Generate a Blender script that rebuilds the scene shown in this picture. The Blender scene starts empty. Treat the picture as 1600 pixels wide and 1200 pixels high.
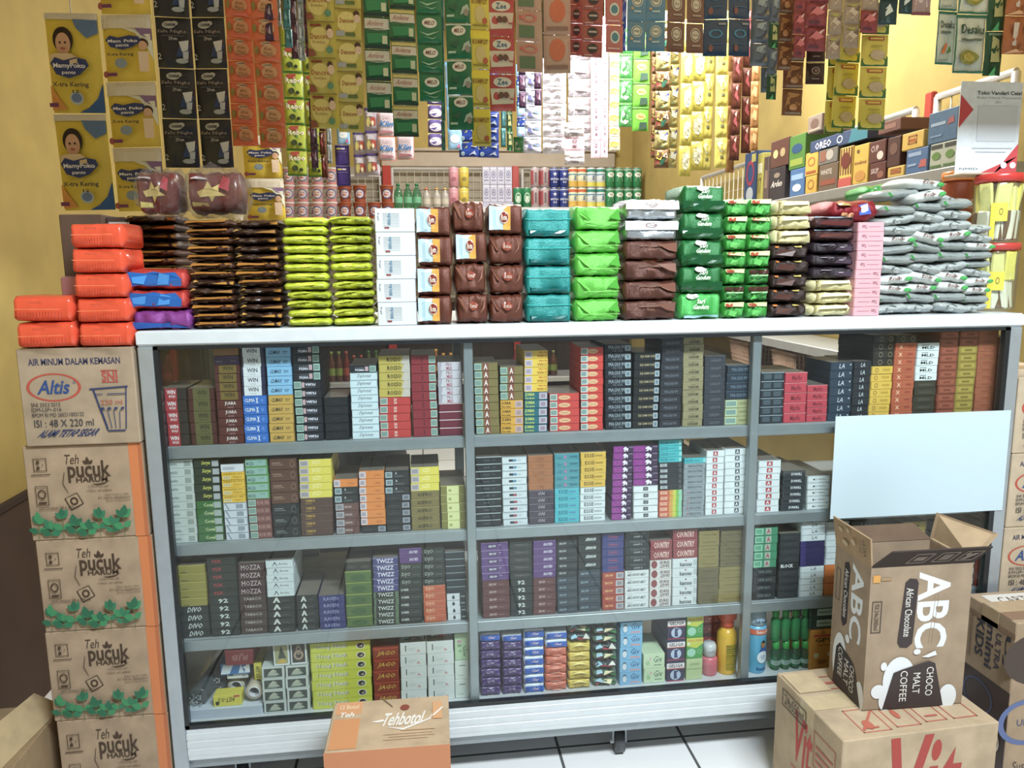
import bpy, math, random, re
from mathutils import Vector, Matrix, noise, Euler
random.seed(7)
S = bpy.context.scene
COL = S.collection
# ------------------------------------------------------------------ camera
F_PX, PITCH, YAW, ROLL = 1167.6, -.1546, .1203, -.0114
CAM = Vector((.5309, -1.4724, 1.1101))
fw = Vector((math.sin(YAW)*math.cos(PITCH), math.cos(YAW)*math.cos(PITCH), math.sin(PITCH)))
r_ = Vector((math.cos(YAW), -math.sin(YAW), 0)); u_ = r_.cross(fw)
rt = r_*math.cos(ROLL)+u_*math.sin(ROLL); up = -r_*math.sin(ROLL)+u_*math.cos(ROLL)
cd = bpy.data.cameras.new('camera'); cam = bpy.data.objects.new('camera', cd); COL.objects.link(cam)
m = Matrix((rt, up, -fw)).transposed().to_4x4(); m.translation = CAM
cam.matrix_world = m
cd.sensor_width = 36; cd.lens = F_PX/1600*36; cd.clip_start = .02
S.camera = cam
# ------------------------------------------------------------------ world, lights, exposure
S.view_settings.view_transform = 'Standard'; S.view_settings.look = 'None'
S.view_settings.exposure = 0.0; S.view_settings.gamma = 1.0
try: S.view_settings.use_curve_mapping = False
except Exception: pass
w = bpy.data.worlds.new('world'); S.world = w; w.use_nodes = True
w.node_tree.nodes['Background'].inputs[0].default_value = (.80, .88, 1, 1)
w.node_tree.nodes['Background'].inputs[1].default_value = .26
def area(name, loc, rot, sx, sy, power, col):
    l = bpy.data.lights.new(name, 'AREA'); l.shape = 'RECTANGLE'; l.size = sx; l.size_y = sy
    l.energy = power; l.color = col
    o = bpy.data.objects.new(name, l); COL.objects.link(o); o.location = loc; o.rotation_euler = rot
    return o
# ceiling lamp of the shop front (over the customer side) and the lamp inside the shop
area('lamp_light_front', (1.30, -1.62, 2.50), (math.radians(30), 0, 0), 1.2, .24, 98, (.86, .95, 1))
area('lamp_light_inside', (1.40, 1.15, 2.46), (0, 0, 0), .9, .16, 64, (1, .97, .90))
area('fill_light_rear', (1.1, 3.0, 2.86), (0, 0, 0), 1.2, .16, 46, (1, .97, .92))  # unseen fill light, added to brighten the back wall and its shelves

# ------------------------------------------------------------------ pixel helpers (photo frame 1600x1200 -> real planes)
def ray(px, py): return rt*((px-800)/F_PX)+up*((600-py)/F_PX)+fw
def on(ax, v, px, py):
    d = ray(px, py); t = (v-CAM[ax])/d[ax]; return CAM+d*t
def xat(px, y, z):
    k = (px-800)/F_PX; a = rt-fw*k
    return CAM.x-(a.y*(y-CAM.y)+a.z*(z-CAM.z))/a.x
def zat(py, x, y):
    k = (600-py)/F_PX; a = up-fw*k
    return CAM.z-(a.x*(x-CAM.x)+a.y*(y-CAM.y))/a.z
# ------------------------------------------------------------------ materials
def lin(c): return c/12.92 if c <= .04045 else ((c+.055)/1.055)**2.4
def hexc(h):
    if len(h) == 3: h = ''.join(c*2 for c in h)
    c = tuple(lin(int(h[i:i+2], 16)/255) for i in (0, 2, 4)); g = .3*c[0]+.6*c[1]+.1*c[2]
    return tuple(v*.90+g*.10 for v in c)
MC = {}
PR = {'card': (.5, 0, .06, 60), 'wrap': (.22, 0, .05, 60), 'foil': (.28, .25, .12, 45), 'ink': (.55, 0, .0, 0), 'matte': (.85, 0, .08, 8),
      'metal': (.38, .55, .05, 30), 'plastic': (.3, 0, .04, 30), 'kraft': (.8, 0, .14, 22), 'silver': (.25, .85, .1, 40)}
def M(h, k='card'):
    key = (h, k)
    if key in MC: return MC[key]
    ro, me, nv, ns = PR[k]
    mt = bpy.data.materials.new(k+'_'+h); mt.use_nodes = True
    nt = mt.node_tree; b = nt.nodes['Principled BSDF']; c = hexc(h)
    b.inputs['Base Color'].default_value = (*c, 1); b.inputs['Roughness'].default_value = ro; b.inputs['Metallic'].default_value = me
    if nv:
        tc = nt.nodes.new('ShaderNodeTexCoord'); n = nt.nodes.new('ShaderNodeTexNoise'); n.inputs['Scale'].default_value = ns
        n.inputs['Detail'].default_value = 3
        mr = nt.nodes.new('ShaderNodeMapRange'); mr.inputs['From Min'].default_value = .3; mr.inputs['From Max'].default_value = .7
        mr.inputs['To Min'].default_value = 1-nv; mr.inputs['To Max'].default_value = 1+nv
        mx = nt.nodes.new('ShaderNodeMix'); mx.data_type = 'RGBA'; mx.blend_type = 'MULTIPLY'; mx.inputs[0].default_value = 1
        mx.inputs[6].default_value = (*c, 1)
        nt.links.new(tc.outputs['Object'], n.inputs['Vector']); nt.links.new(n.outputs['Fac'], mr.inputs['Value'])
        nt.links.new(mr.outputs[0], mx.inputs[7]); nt.links.new(mx.outputs[2], b.inputs['Base Color'])
        if k in ('foil', 'silver', 'kraft'):
            bp = nt.nodes.new('ShaderNodeBump'); bp.inputs['Strength'].default_value = .5 if k != 'kraft' else .15; bp.inputs['Distance'].default_value = .002
            nt.links.new(n.outputs['Fac'], bp.inputs['Height']); nt.links.new(bp.outputs[0], b.inputs['Normal'])
    MC[key] = mt; return mt
def glassmat(name, tint=(1, 1, 1), refl=.08, rough=.02, bump=0, haze=0):
    mt = bpy.data.materials.new(name); mt.use_nodes = True; nt = mt.node_tree; nt.nodes.clear()
    o = nt.nodes.new('ShaderNodeOutputMaterial'); t = nt.nodes.new('ShaderNodeBsdfTransparent'); t.inputs[0].default_value = (*tint, 1)
    g = nt.nodes.new('ShaderNodeBsdfGlossy'); g.inputs['Roughness'].default_value = rough
    lw = nt.nodes.new('ShaderNodeLayerWeight'); lw.inputs[0].default_value = .12
    mr = nt.nodes.new('ShaderNodeMapRange'); mr.inputs['To Min'].default_value = refl; mr.inputs['To Max'].default_value = .55
    mx = nt.nodes.new('ShaderNodeMixShader')
    nt.links.new(lw.outputs['Fresnel'], mr.inputs['Value']); nt.links.new(mr.outputs[0], mx.inputs[0])
    base = t.outputs[0]
    if haze:
        d = nt.nodes.new('ShaderNodeBsdfDiffuse'); d.inputs[0].default_value = (.8, .85, .85, 1); m2 = nt.nodes.new('ShaderNodeMixShader')
        m2.inputs[0].default_value = haze; nt.links.new(t.outputs[0], m2.inputs[1]); nt.links.new(d.outputs[0], m2.inputs[2]); base = m2.outputs[0]
    nt.links.new(base, mx.inputs[1]); nt.links.new(g.outputs[0], mx.inputs[2])
    if bump:
        n = nt.nodes.new('ShaderNodeTexNoise'); n.inputs['Scale'].default_value = bump; bp = nt.nodes.new('ShaderNodeBump'); bp.inputs['Distance'].default_value = .01
        nt.links.new(n.outputs['Fac'], bp.inputs['Height']); nt.links.new(bp.outputs[0], g.inputs['Normal']); nt.links.new(bp.outputs[0], lw.inputs['Normal'])
    nt.links.new(mx.outputs[0], o.inputs[0]); return mt
GLASS = glassmat('clear_glass', (.96, .985, .98), .025, .01, 0, .004)
WRAP = glassmat('clear_wrap', (.97, .98, .98), .05, .10, 30, .02)
PETG = glassmat('green_bottle', (.25, .72, .45), .06, .08, 0, .06)
PETC = glassmat('clear_jar', (.95, .97, .93), .06, .05, 0, .05)

# ------------------------------------------------------------------ text geometry
TC = {}
def text2d(s, bold, lowres):
    k = (s, bold, lowres)
    if k in TC: return TC[k]
    cu = bpy.data.curves.new('t', 'FONT'); cu.body = s; cu.resolution_u = 1 if lowres else 3
    if bold: cu.offset = .022
    ob = bpy.data.objects.new('t', cu); COL.objects.link(ob)
    dg = bpy.context.evaluated_depsgraph_get(); me = bpy.data.meshes.new_from_object(ob.evaluated_get(dg))
    vs = [(v.co.x, v.co.y) for v in me.vertices]; fs = [tuple(p.vertices) for p in me.polygons]
    bpy.data.objects.remove(ob); bpy.data.curves.remove(cu); bpy.data.meshes.remove(me)
    if not vs: TC[k] = ([], []); return TC[k]
    x0 = min(v[0] for v in vs); x1 = max(v[0] for v in vs); y0 = min(v[1] for v in vs); y1 = max(v[1] for v in vs)
    vs = [((a-x0)/max(x1-x0, 1e-6), (b-y0)/max(y1-y0, 1e-6)) for a, b in vs]
    TC[k] = (vs, fs); return TC[k]
# ------------------------------------------------------------------ mesh builder
class MB:
    def __init__(s): s.v = []; s.f = []; s.m = []; s.sl = []; s.sm = []
    def mi(s, mat):
        if mat not in s.sl: s.sl.append(mat)
        return s.sl.index(mat)
    def add(s, vs, fs, mat, smooth=False):
        o = len(s.v); s.v += [tuple(v) for v in vs]; i = s.mi(mat)
        for f in fs: s.f.append(tuple(a+o for a in f)); s.m.append(i); s.sm.append(smooth)
    def box(s, x0, y0, z0, x1, y1, z1, mat, b=0, T=None, top=None):
        # chamfered box, b = chamfer
        if b <= 0:
            vs = [(x, y, z) for z in (z0, z1) for y in (y0, y1) for x in (x0, x1)]
            fs = [(0, 2, 3, 1), (4, 5, 7, 6), (0, 1, 5, 4), (2, 6, 7, 3), (0, 4, 6, 2), (1, 3, 7, 5)]
            if T: vs = [T @ Vector(v) for v in vs]
            if top:
                s.add(vs, fs[:1]+fs[2:], mat); s.add(vs, fs[1:2], top)
            else: s.add(vs, fs, mat)
            return
        vs = []; fs = []
        C = [(x, y, z) for z in (0, 1) for y in (0, 1) for x in (0, 1)]
        idx = {}
        for c in C:
            p = [(x0, x1)[c[0]], (y0, y1)[c[1]], (z0, z1)[c[2]]]
            dirs = [1 if c[k] == 0 else -1 for k in range(3)]
            for ax in range(3):   # vertex on face normal ax
                q = [p[k]+(0 if k == ax else dirs[k]*b) for k in range(3)]
                idx[(c, ax)] = len(vs); vs.append(tuple(q))
        def nb(c, ax): c = list(c); c[ax] = 1-c[ax]; return tuple(c)
        for ax in range(3):
            a, bb = [k for k in range(3) if k != ax]
            for sd in (0, 1):
                c = [0, 0, 0]; c[ax] = sd; c = tuple(c)
                q = [c, nb(c, a), nb(nb(c, a), bb), nb(c, bb)]
                fs.append([idx[(t, ax)] for t in q])
            for ca in (0, 1):
                for cb in (0, 1):
                    c = [0, 0, 0]; c[a] = ca; c[bb] = cb; c = tuple(c); d = nb(c, ax)
                    fs.append([idx[(c, a)], idx[(d, a)], idx[(d, bb)], idx[(c, bb)]])
        for c in C: fs.append([idx[(c, 0)], idx[(c, 1)], idx[(c, 2)]])
        ctr = Vector(((x0+x1)/2, (y0+y1)/2, (z0+z1)/2)); out = []; tops = []
        for f in fs:
            P = [Vector(vs[i]) for i in f]; n = (P[1]-P[0]).cross(P[2]-P[0]); mid = sum(P, Vector())/len(P)
            if n.dot(mid-ctr) < 0: f = f[::-1]
            (tops if top and abs(mid.z-z1) < 1e-7 else out).append(tuple(f))
        if T: vs = [T @ Vector(v) for v in vs]
        s.add(vs, out, mat)
        if tops: s.add(vs, tops, top)
    def lathe(s, prof, mat, n=20, c=(0, 0, 0), T=None, smooth=True, caps=True):
        vs = []; fs = []
        for r, z in prof:
            for i in range(n):
                a = 2*math.pi*i/n; vs.append(Vector((c[0]+r*math.cos(a), c[1]+r*math.sin(a), c[2]+z)))
        for j in range(len(prof)-1):
            for i in range(n):
                k = (i+1) % n; fs.append((j*n+i, j*n+k, (j+1)*n+k, (j+1)*n+i))
        if caps: fs.append(tuple(range(n))[::-1]); fs.append(tuple(range((len(prof)-1)*n, len(prof)*n)))
        if T: vs = [T @ v for v in vs]
        s.add(vs, fs, mat, smooth)
    def tube(s, pts, r, mat, n=8):
        pts = [Vector(p) for p in pts]; vs = []; fs = []
        for i, p in enumerate(pts):
            d = (pts[min(i+1, len(pts)-1)]-pts[max(i-1, 0)]).normalized()
            a = Vector((0, 0, 1)) if abs(d.z) < .9 else Vector((1, 0, 0))
            x = d.cross(a).normalized(); y = d.cross(x)
            for k in range(n):
                t = 2*math.pi*k/n; vs.append(p+x*math.cos(t)*r+y*math.sin(t)*r)
        for i in range(len(pts)-1):
            for k in range(n): fs.append((i*n+k, i*n+(k+1) % n, (i+1)*n+(k+1) % n, (i+1)*n+k))
        fs.append(tuple(range(n))); fs.append(tuple(range((len(pts)-1)*n, len(pts)*n)))
        s.add(vs, fs, mat, True)
    def poly(s, pts, sf, col, off, kind='ink'):
        s.add([sf(a, b, off) for a, b in pts], [tuple(range(len(pts)))], M(col, kind))
    def mesh(s, name):
        me = bpy.data.meshes.new(name); me.from_pydata(s.v, [], s.f)
        for mt in s.sl: me.materials.append(mt)
        me.polygons.foreach_set('material_index', s.m); me.polygons.foreach_set('use_smooth', s.sm)
        me.update(); return me
def flat(o, U, V):
    """surface callable for a flat face: origin, full U and V vectors"""
    o = Vector(o); U = Vector(U); V = Vector(V); N = U.cross(V).normalized()
    return lambda u, v, off: o+U*u+V*v+N*off
def prints(mb, sf, spec, flip=False, sub=1, step=.0003, hires=False, kind='ink'):
    """R u0 v0 u1 v1 col | E uc vc ru rv col [hole] | T text u0 v0 u1 v1 col [flags] | P col u v u v ... | B box outline"""
    off = step
    for e in spec.split(';'):
        e = e.split()
        if not e: continue
        off += step*.5
        g = (lambda a, b, o, sf=sf: sf(1-a, 1-b, o)) if flip else sf
        if e[0] == 'R':
            a, b, c, d = map(float, e[1:5]); mt = M(e[5], kind); n = max(1, int(sub*(c-a)+.99)) if sub > 1 else 1; k = max(1, int(sub*(d-b)+.99)) if sub > 1 else 1
            vs = [g(a+(c-a)*i/n, b+(d-b)*j/k, off) for j in range(k+1) for i in range(n+1)]
            mb.add(vs, [(j*(n+1)+i, j*(n+1)+i+1, (j+1)*(n+1)+i+1, (j+1)*(n+1)+i) for j in range(k) for i in range(n)], mt)
        elif e[0] == 'B':
            a, b, c, d = map(float, e[1:5]); w_ = float(e[6]) if len(e) > 6 else .01
            h = (sf(0, 1, 0)-sf(0, 0, 0)).length; l = (sf(1, 0, 0)-sf(0, 0, 0)).length; wv = w_*l/h
            for q in ((a, b, c, b+wv), (a, d-wv, c, d), (a, b, a+w_, d), (c-w_, b, c, d)):
                mb.add([g(q[0], q[1], off), g(q[2], q[1], off), g(q[2], q[3], off), g(q[0], q[3], off)], [(0, 1, 2, 3)], M(e[5], kind))
        elif e[0] == 'E':
            a, b, ru, rv = map(float, e[1:5]); n = 28 if hires else 16
            ring = [(a+ru*math.cos(2*math.pi*i/n), b+rv*math.sin(2*math.pi*i/n)) for i in range(n)]
            if len(e) > 6:
                k = float(e[6]); inn = [(a+ru*k*math.cos(2*math.pi*i/n), b+rv*k*math.sin(2*math.pi*i/n)) for i in range(n)]
                mb.add([g(x, y, off) for x, y in ring+inn], [(i, (i+1) % n, n+(i+1) % n, n+i) for i in range(n)], M(e[5], kind))
            else:
                mid = [(a+ru*.5*math.cos(2*math.pi*i/n), b+rv*.5*math.sin(2*math.pi*i/n)) for i in range(n)]
                mb.add([g(x, y, off) for x, y in ring+mid+[(a, b)]], [(i, (i+1) % n, n+(i+1) % n, n+i) for i in range(n)]+[(n+i, n+(i+1) % n, 2*n) for i in range(n)], M(e[5], kind))
        elif e[0] == 'P':
            q = list(map(float, e[2:])); mb.add([g(q[i], q[i+1], off) for i in range(0, len(q), 2)], [tuple(range(len(q)//2))], M(e[1], kind))
        elif e[0] == 'T':
            s_ = e[1].replace('_', ' '); a, b, c, d = map(float, e[2:6]); fl = e[7] if len(e) > 7 else ''
            vs, fs = text2d(s_, 'b' in fl, not hires)
            out = []
            for x, y in vs:
                if 'i' in fl: x = (x+.12*y)/1.12
                if 'f' in fl: x, y = 1-x, 1-y
                if 'v' in fl: x, y = y, 1-x    # reads downwards
                out.append(g(a+(c-a)*x, b+(d-b)*y, off))
            mb.add(out, fs, M(e[6], kind))
# ------------------------------------------------------------------ objects
def obj(name, me, loc=(0, 0, 0), rot=(0, 0, 0), sc=(1, 1, 1), parent=None):
    o = bpy.data.objects.new(name, me); COL.objects.link(o); o.location = loc; o.rotation_euler = rot; o.scale = sc
    if parent: o.parent = parent
    return o
LABELS = {}
def tag(o, label, cat, group=None, kind=None):
    o['label'] = label; o['category'] = cat
    if group: o['group'] = group
    if kind: o['kind'] = kind
    n = len(label.replace(',', ' ').split())
    if n < 4 or n > 16: print('LABELLEN', n, label)
    if label in LABELS and not (group and LABELS[label] == group): print('DUPLABEL', label)
    LABELS[label] = group
    return o
def struct(name, mb):
    o = obj(name, mb.mesh(name)); o['kind'] = 'structure'; return o
def empty(name, loc=(0, 0, 0), rot=(0, 0, 0)):
    o = bpy.data.objects.new(name, None); COL.objects.link(o); o.location = loc; o.rotation_euler = rot; o.empty_display_size = .05; return o
ORD = ['zeroth', 'first', 'second', 'third', 'fourth', 'fifth', 'sixth', 'seventh', 'eighth', 'ninth', 'tenth', 'eleventh', 'twelfth', 'thirteenth', 'fourteenth', 'fifteenth', 'sixteenth', 'seventeenth', 'eighteenth', 'nineteenth', 'twentieth', 'twenty-first', 'twenty-second', 'twenty-third', 'twenty-fourth']
def pos_word(i, n):
    return 'lowest' if i == 0 else 'topmost' if i == n-1 else ORD[i+1]+' up'
def rnd(a): return random.uniform(-a, a)

# ================================================================== ROOM
XL, XR, YB, YF, ZC = -.5, 2.15, 4.2, -3.2, 3.0
L, M1, M2 = 1.826, .6227, 1.2306
ZT2, Z1, Z2, Z3, ZG, ZBS = .9701, .7692, .5691, .3637, .1844, .1131
def wallmat(name, h, sc=3):
    return M(h, 'matte')
YEL = M('a8914a', 'matte')
def tilemat():
    mt = bpy.data.materials.new('floor_tile'); mt.use_nodes = True; nt = mt.node_tree; b = nt.nodes['Principled BSDF']
    tc = nt.nodes.new('ShaderNodeTexCoord'); mp = nt.nodes.new('ShaderNodeMapping'); mp.inputs['Location'].default_value = (.08, .2, 0)
    br = nt.nodes.new('ShaderNodeTexBrick'); br.offset = 0; br.squash = 1
    br.inputs['Color1'].default_value = (.90, .91, .92, 1); br.inputs['Color2'].default_value = (.88, .89, .90, 1); br.inputs['Mortar'].default_value = (.12, .12, .12, 1)
    br.inputs['Scale'].default_value = 1; br.inputs['Mortar Size'].default_value = .0035; br.inputs['Brick Width'].default_value = .3; br.inputs['Row Height'].default_value = .3
    nt.links.new(tc.outputs['Object'], mp.inputs[0]); nt.links.new(mp.outputs[0], br.inputs['Vector']); nt.links.new(br.outputs['Color'], b.inputs['Base Color'])
    b.inputs['Roughness'].default_value = .22; return mt
b = MB(); b.box(XL-.1, YF, -.05, XR+1.6, YB+.1, 0, tilemat()); struct('floor', b)
b = MB(); b.box(XL-.1, YF, ZC, XR+1.6, YB+.1, ZC+.05, M('d8d4c4', 'matte')); struct('ceiling', b)
b = MB(); b.box(XL-.1, YF, 0, XL, YB, ZC, YEL); struct('wall_left', b)
b = MB(); b.box(XR, .12, 0, XR+.1, YB, ZC, YEL); struct('wall_right', b)
b = MB(); b.box(XL, YB, 0, XR, YB+.1, ZC, YEL); struct('wall_back', b)
b = MB(); b.box(XR+1.5, YF, 0, XR+1.6, .12, ZC, YEL); b.box(XR+.1, .12, 0, XR+1.6, .22, ZC, YEL); struct('wall_side', b)
b = MB(); b.box(XL, -.22, 1.61, XR+1.5, -.12, ZC, M('cfc09a', 'matte')); struct('added_shade_header', b)  # unseen header added to keep the front lamp off the hanging strips
b = MB(); b.box(XL, -1.6, 0, XL+.012, .66, .55, M('4a372a', 'matte')); b.box(XL, -1.6, .54, XL+.018, .66, .555, M('3c2c22', 'matte')); struct('trim_1', b)
b = MB(); b.box(.28, YB-.03, 1.84, XR-.14, YB, 1.96, M('b4a694', 'matte'), .006); b.box(.27, YB-.045, 1.95, XR-.13, YB, 1.97, M('b4a694', 'matte'), .004); struct('trim_2', b)
# lamps (housings on the ceiling)
def lamp(x, y, z, rx, label, ln):
    e = empty('ceiling_lamp', (x, y, z)); e.rotation_euler = (rx, 0, 0); tag(e, label, 'lamp')
    b = MB(); b.box(-ln/2-.03, -.1, .0, ln/2+.03, .1, .05, M('dddddd', 'plastic'), .006); obj('housing', b.mesh('housing'), parent=e)
    b = MB(); b.tube([(0, 0, .05), (0, 0, .05+(ZC-z-.05))], .012, M('bbbbbb', 'metal')); o = obj('stem', b.mesh('stem'), parent=e); o.rotation_euler = (-rx, 0, 0)
lamp(1.30, -1.63, 2.52, math.radians(30), 'white tube lamp hanging under the ceiling before the counter', 1.2)
lamp(1.1, 3.0, 2.90, 0, 'added housing for the unseen fill light near the back wall', 1.2)  # made-up housing that goes with the added rear fill light
lamp(1.40, 1.15, 2.50, 0, 'white tube lamp hanging under the ceiling behind the counter', .9)

# wire mesh wall panels
def mesh_panel(x0, x1, z0, z1, label, side=False):
    e = empty('wire_panel', (x0, YB-.06, z0) if not side else (XR-.06, x0, z0)); tag(e, label, 'wire panel', 'wire grid panels on the shop walls')
    W, H = x1-x0, z1-z0; wm = M('d9d2c0', 'metal'); fm = M('e2e0de', 'metal')
    def T(p): return (p[0], p[1], p[2]) if not side else (p[1], p[0], p[2])
    g = MB(); n = int(W/.052); k = int(H/.052)
    for i in range(1, n): g.tube([T((W*i/n, 0, 0)), T((W*i/n, 0, H))], .0022, wm, 5)
    for i in range(1, k): g.tube([T((0, .003, H*i/k)), T((W, .003, H*i/k))], .0022, wm, 5)
    obj('wire_grid', g.mesh('wire_grid'), parent=e)
    f = MB()
    for a, c in (((0, 0, 0), (W, 0, 0)), ((0, 0, H), (W, 0, H)), ((0, 0, 0), (0, 0, H)), ((W, 0, 0), (W, 0, H))): f.tube([T(a), T(c)], .011, fm, 8)
    obj('panel_frame', f.mesh('panel_frame'), parent=e)
    return e
zt = on(1, YB-.06, 700, 264).z
mesh_panel(xat(608, YB-.06, 1.8)+.02, xat(800, YB-.06, 1.8)-.02, .9, zt, 'left of the two wire grid panels on the back wall with red posts')
mesh_panel(xat(812, YB-.06, 1.8)+.02, XR-.28, .9, zt, 'right of the two wire grid panels on the back wall, behind cans')
mesh_panel(-.42, xat(598, YB-.06, 1.8)-.02, .9, zt-.05, 'wire grid panel on the back wall left of the red post')
mesh_panel(.80, 2.6, 1.42, 1.585, 'wire grid panel on the right wall beyond the red post', True)
mesh_panel(.40, .70, 1.42, 1.60, 'wire grid panel on the right side nearest the poster', True)
def post(x, y, z1, label, dx=.035, dy=.035):
    b = MB(); b.box(-dx/2, -dy/2, 0, dx/2, dy/2, z1, M('b03a34', 'plastic'), .004); tag(obj('rack_post', b.mesh('rack_post'), (x, y, 0)), label, 'post', 'red rack posts')
post(xat(604, YB-.06, 1.8), YB-.07, zt+.02, 'red rack post on the back wall behind the pink sachets', .06)
post(xat(805, YB-.06, 1.8), YB-.07, zt+.02, 'red rack post on the back wall behind the cans', .05)
post(XR-.05, .745, 1.625, 'red rack post on the right wall over the boxes', .02, .036)
# back rack shelves
def shelf(name, x0, y0, x1, y1, z, label, h='cfcfcf'):
    b = MB(); b.box(x0, y0, z-.035, x1, y1, z, M(h, 'metal'), .003); tag(obj(name, b.mesh(name)), label, 'shelf'); return z
ZR1 = on(1, YB-.4, 600, 342).z; ZR2 = on(1, YB-.4, 880, 324).z
shelf('rack_shelf', -.42, YB-.42, .75, YB-.07, ZR1, 'pale metal shelf on the back wall under the noodle cups')
shelf('rack_shelf', .76, YB-.42, XR-.20, YB-.07, ZR2, 'pale metal shelf on the back wall under the drink cans')
ZR3 = .33
shelf('rack_shelf', -.42, YB-.42, XR-.2, YB-.07, ZR3, 'low pale metal shelf on the back wall under bottles')
# right rack
shelf('rack_shelf', XR-.23, .30, XR-.075, 2.9, 1.36, 'long grey shelf on the right wall under the drink mix boxes', 'a8a8a4')
shelf('rack_shelf', XR-.23, .62, XR-.01, 2.9, .82, 'middle white shelf of the right wall rack seen through the case', 'd0d0d0')
shelf('rack_shelf', XR-.23, .62, XR-.01, 2.9, .655, 'lowest shelf of the right wall rack holding two baskets', 'a8a8a4')
post(XR-.22, 2.93, 1.45, 'red rack post at the far end of the right shelf', .03)

b = MB(); b.box(XL+.02, YB-.045, .0, XR-.02, YB-.005, .86, M('33261e', 'matte'), .002)
for k in range(1, 9): b.box(XL+.02+k*.29, YB-.048, .0, XL+.03+k*.29, YB-.044, .86, M('241a14', 'matte'))
tag(obj('back_panel', b.mesh('back_panel')), 'dark brown wooden panel along the back wall behind the low bottles', 'panel')

b = MB(); b.box(XL+.005, 1.0, 0, XL+.36, 3.4, .90, M('3a2d24', 'matte'), .003); b.box(XL+.36, 1.0, .60, XL+.375, 3.4, .63, M('9a9a98', 'plastic'), .001); b.box(XL+.36, 1.0, .30, XL+.375, 3.4, .33, M('9a9a98', 'plastic'), .001)
b.box(XL+.01, .985, .62, XL+.36, 1.0, .65, M('9a9a98', 'plastic'), .001)
tag(obj('low_cabinet', b.mesh('low_cabinet')), 'dark brown low cabinet along the left wall seen through the case end', 'cabinet')

b = MB(); b.box(XL+.02, YB-.02, .86, XR-.14, YB-.001, 1.84, M('a39a88', 'matte'), .001); struct('trim_3', b)

# ================================================================== DISPLAY CASE
ALU = M('b4bec8', 'metal'); ALUW = M('d4dce2', 'plastic'); ALUD = M('9aa3a9', 'metal'); DEP = .50
case = empty('display_case', (0, 0, 0)); tag(case, 'long glass display case in an aluminium frame holding cigarette packs', 'display case')
ST = .029
b = MB(); b.box(0, 0, ZT2, L, DEP, 1.0, ALUW, .003); b.box(.0, -.004, ZT2+.004, L, 0, .998, ALUW, .0015); obj('top_frame', b.mesh('top_frame'), parent=case)
for x0 in (0, L-ST):
    for y0, z0 in ((0, .05), (DEP-ST, .09)):
        b = MB(); b.box(x0, y0, z0, x0+ST, y0+ST, ZT2, ALU, .002); obj('corner_post', b.mesh('corner_post'), parent=case)
for mx in (M1, M2):
    b = MB(); b.box(mx-.0095, .014, ZG-.01, mx+.0095, .032, ZT2, ALUD, .0015); obj('mullion', b.mesh('mullion'), parent=case)
    b = MB(); b.box(mx-.012, DEP-.03, ZG, mx+.012, DEP-.005, ZT2, ALUD, .0015); obj('rear_mullion', b.mesh('rear_mullion'), parent=case)
for z, d in ((Z1, .40), (Z2, .42), (Z3, .42)):
    b = MB(); b.box(.012, .032, z-.006, L-.012, d, z, M('8f9698', 'plastic'), .001); b.box(.012, .026, z-.024, L-.012, .034, z-.001, ALUD, .001)
    b.box(.012, d, z-.024, L-.012, d+.012, z, ALUD, .001); obj('shelf', b.mesh('shelf'), parent=case)
b = MB(); b.box(ST, .004, ZG, L-ST, .009, ZT2, GLASS); obj('glass_panel', b.mesh('glass_panel'), parent=case)
for x0 in (.004, L-.009):
    b = MB(); b.box(x0, ST, ZG, x0+.005, DEP-ST, ZT2, GLASS); obj('glass_panel', b.mesh('glass_panel'), parent=case)
b = MB()   # dark rubber gasket round the glass
G = M('23272b', 'plastic')
b.box(ST, -.001, ZT2-.006, L-ST, .012, ZT2, G); b.box(ST, -.001, ZG, L-ST, .012, ZG+.008, G); b.box(ST, -.001, ZG, ST+.008, .012, ZT2, G); b.box(L-ST-.012, -.001, ZG, L-ST, .012, ZT2, G)
obj('gasket', b.mesh('gasket'), parent=case)
b = MB(); b.box(ST, 0, ZBS, L-ST, .02, ZG, ALUW, .002)
for k in range(1, 4): z = ZBS+(ZG-ZBS)*k/4; b.box(ST, -.0006, z-.007, L-ST, .001, z+.007, ALUW, .0006)
b.box(0, .02, ZG-.02, L, DEP, ZG-.005, M('c8ccd0', 'plastic'), .001); obj('base_panel', b.mesh('base_panel'), parent=case)
b = MB(); b.box(.01, .012, .088, L-.01, .04, ZBS, ALUD, .002); b.box(.01, DEP-.04, .088, L-.01, DEP-.01, ZBS, ALUD, .002)
b.box(.01, .04, .095, L-.01, DEP-.04, ZG-.02, ALUD); obj('base_frame', b.mesh('base_frame'), parent=case)
def caster(x, y):
    b = MB(); b.box(x-.02, y-.025, .078, x+.02, y+.025, .088, ALUD, .001); b.box(x-.017, y-.012, .03, x-.012, y+.012, .08, ALUD, .001); b.box(x+.012, y-.012, .03, x+.017, y+.012, .08, ALUD, .001)
    c = obj('caster', b.mesh('caster'), parent=case); c['label'] = 'swivel caster under the case'
    b = MB(); T = Matrix.Translation((x, y, .027)) @ Matrix.Rotation(math.pi/2, 4, 'Y')
    b.lathe([(.012, -.0115), (.027, -.010), (.027, .010), (.012, .0115)], M('4a4c50', 'plastic'), 22, T=T); b.lathe([(.006, -.019), (.006, .019)], M('c9ccd0', 'metal'), 10, T=T)
    obj('wheel', b.mesh('wheel'), parent=c)
caster(xat(966, .07, .03), .07)
for x, y in ((.12, .07), (1.7, .07), (.12, .43), (1.7, .43), (.96, .43)): caster(x, y)
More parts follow.
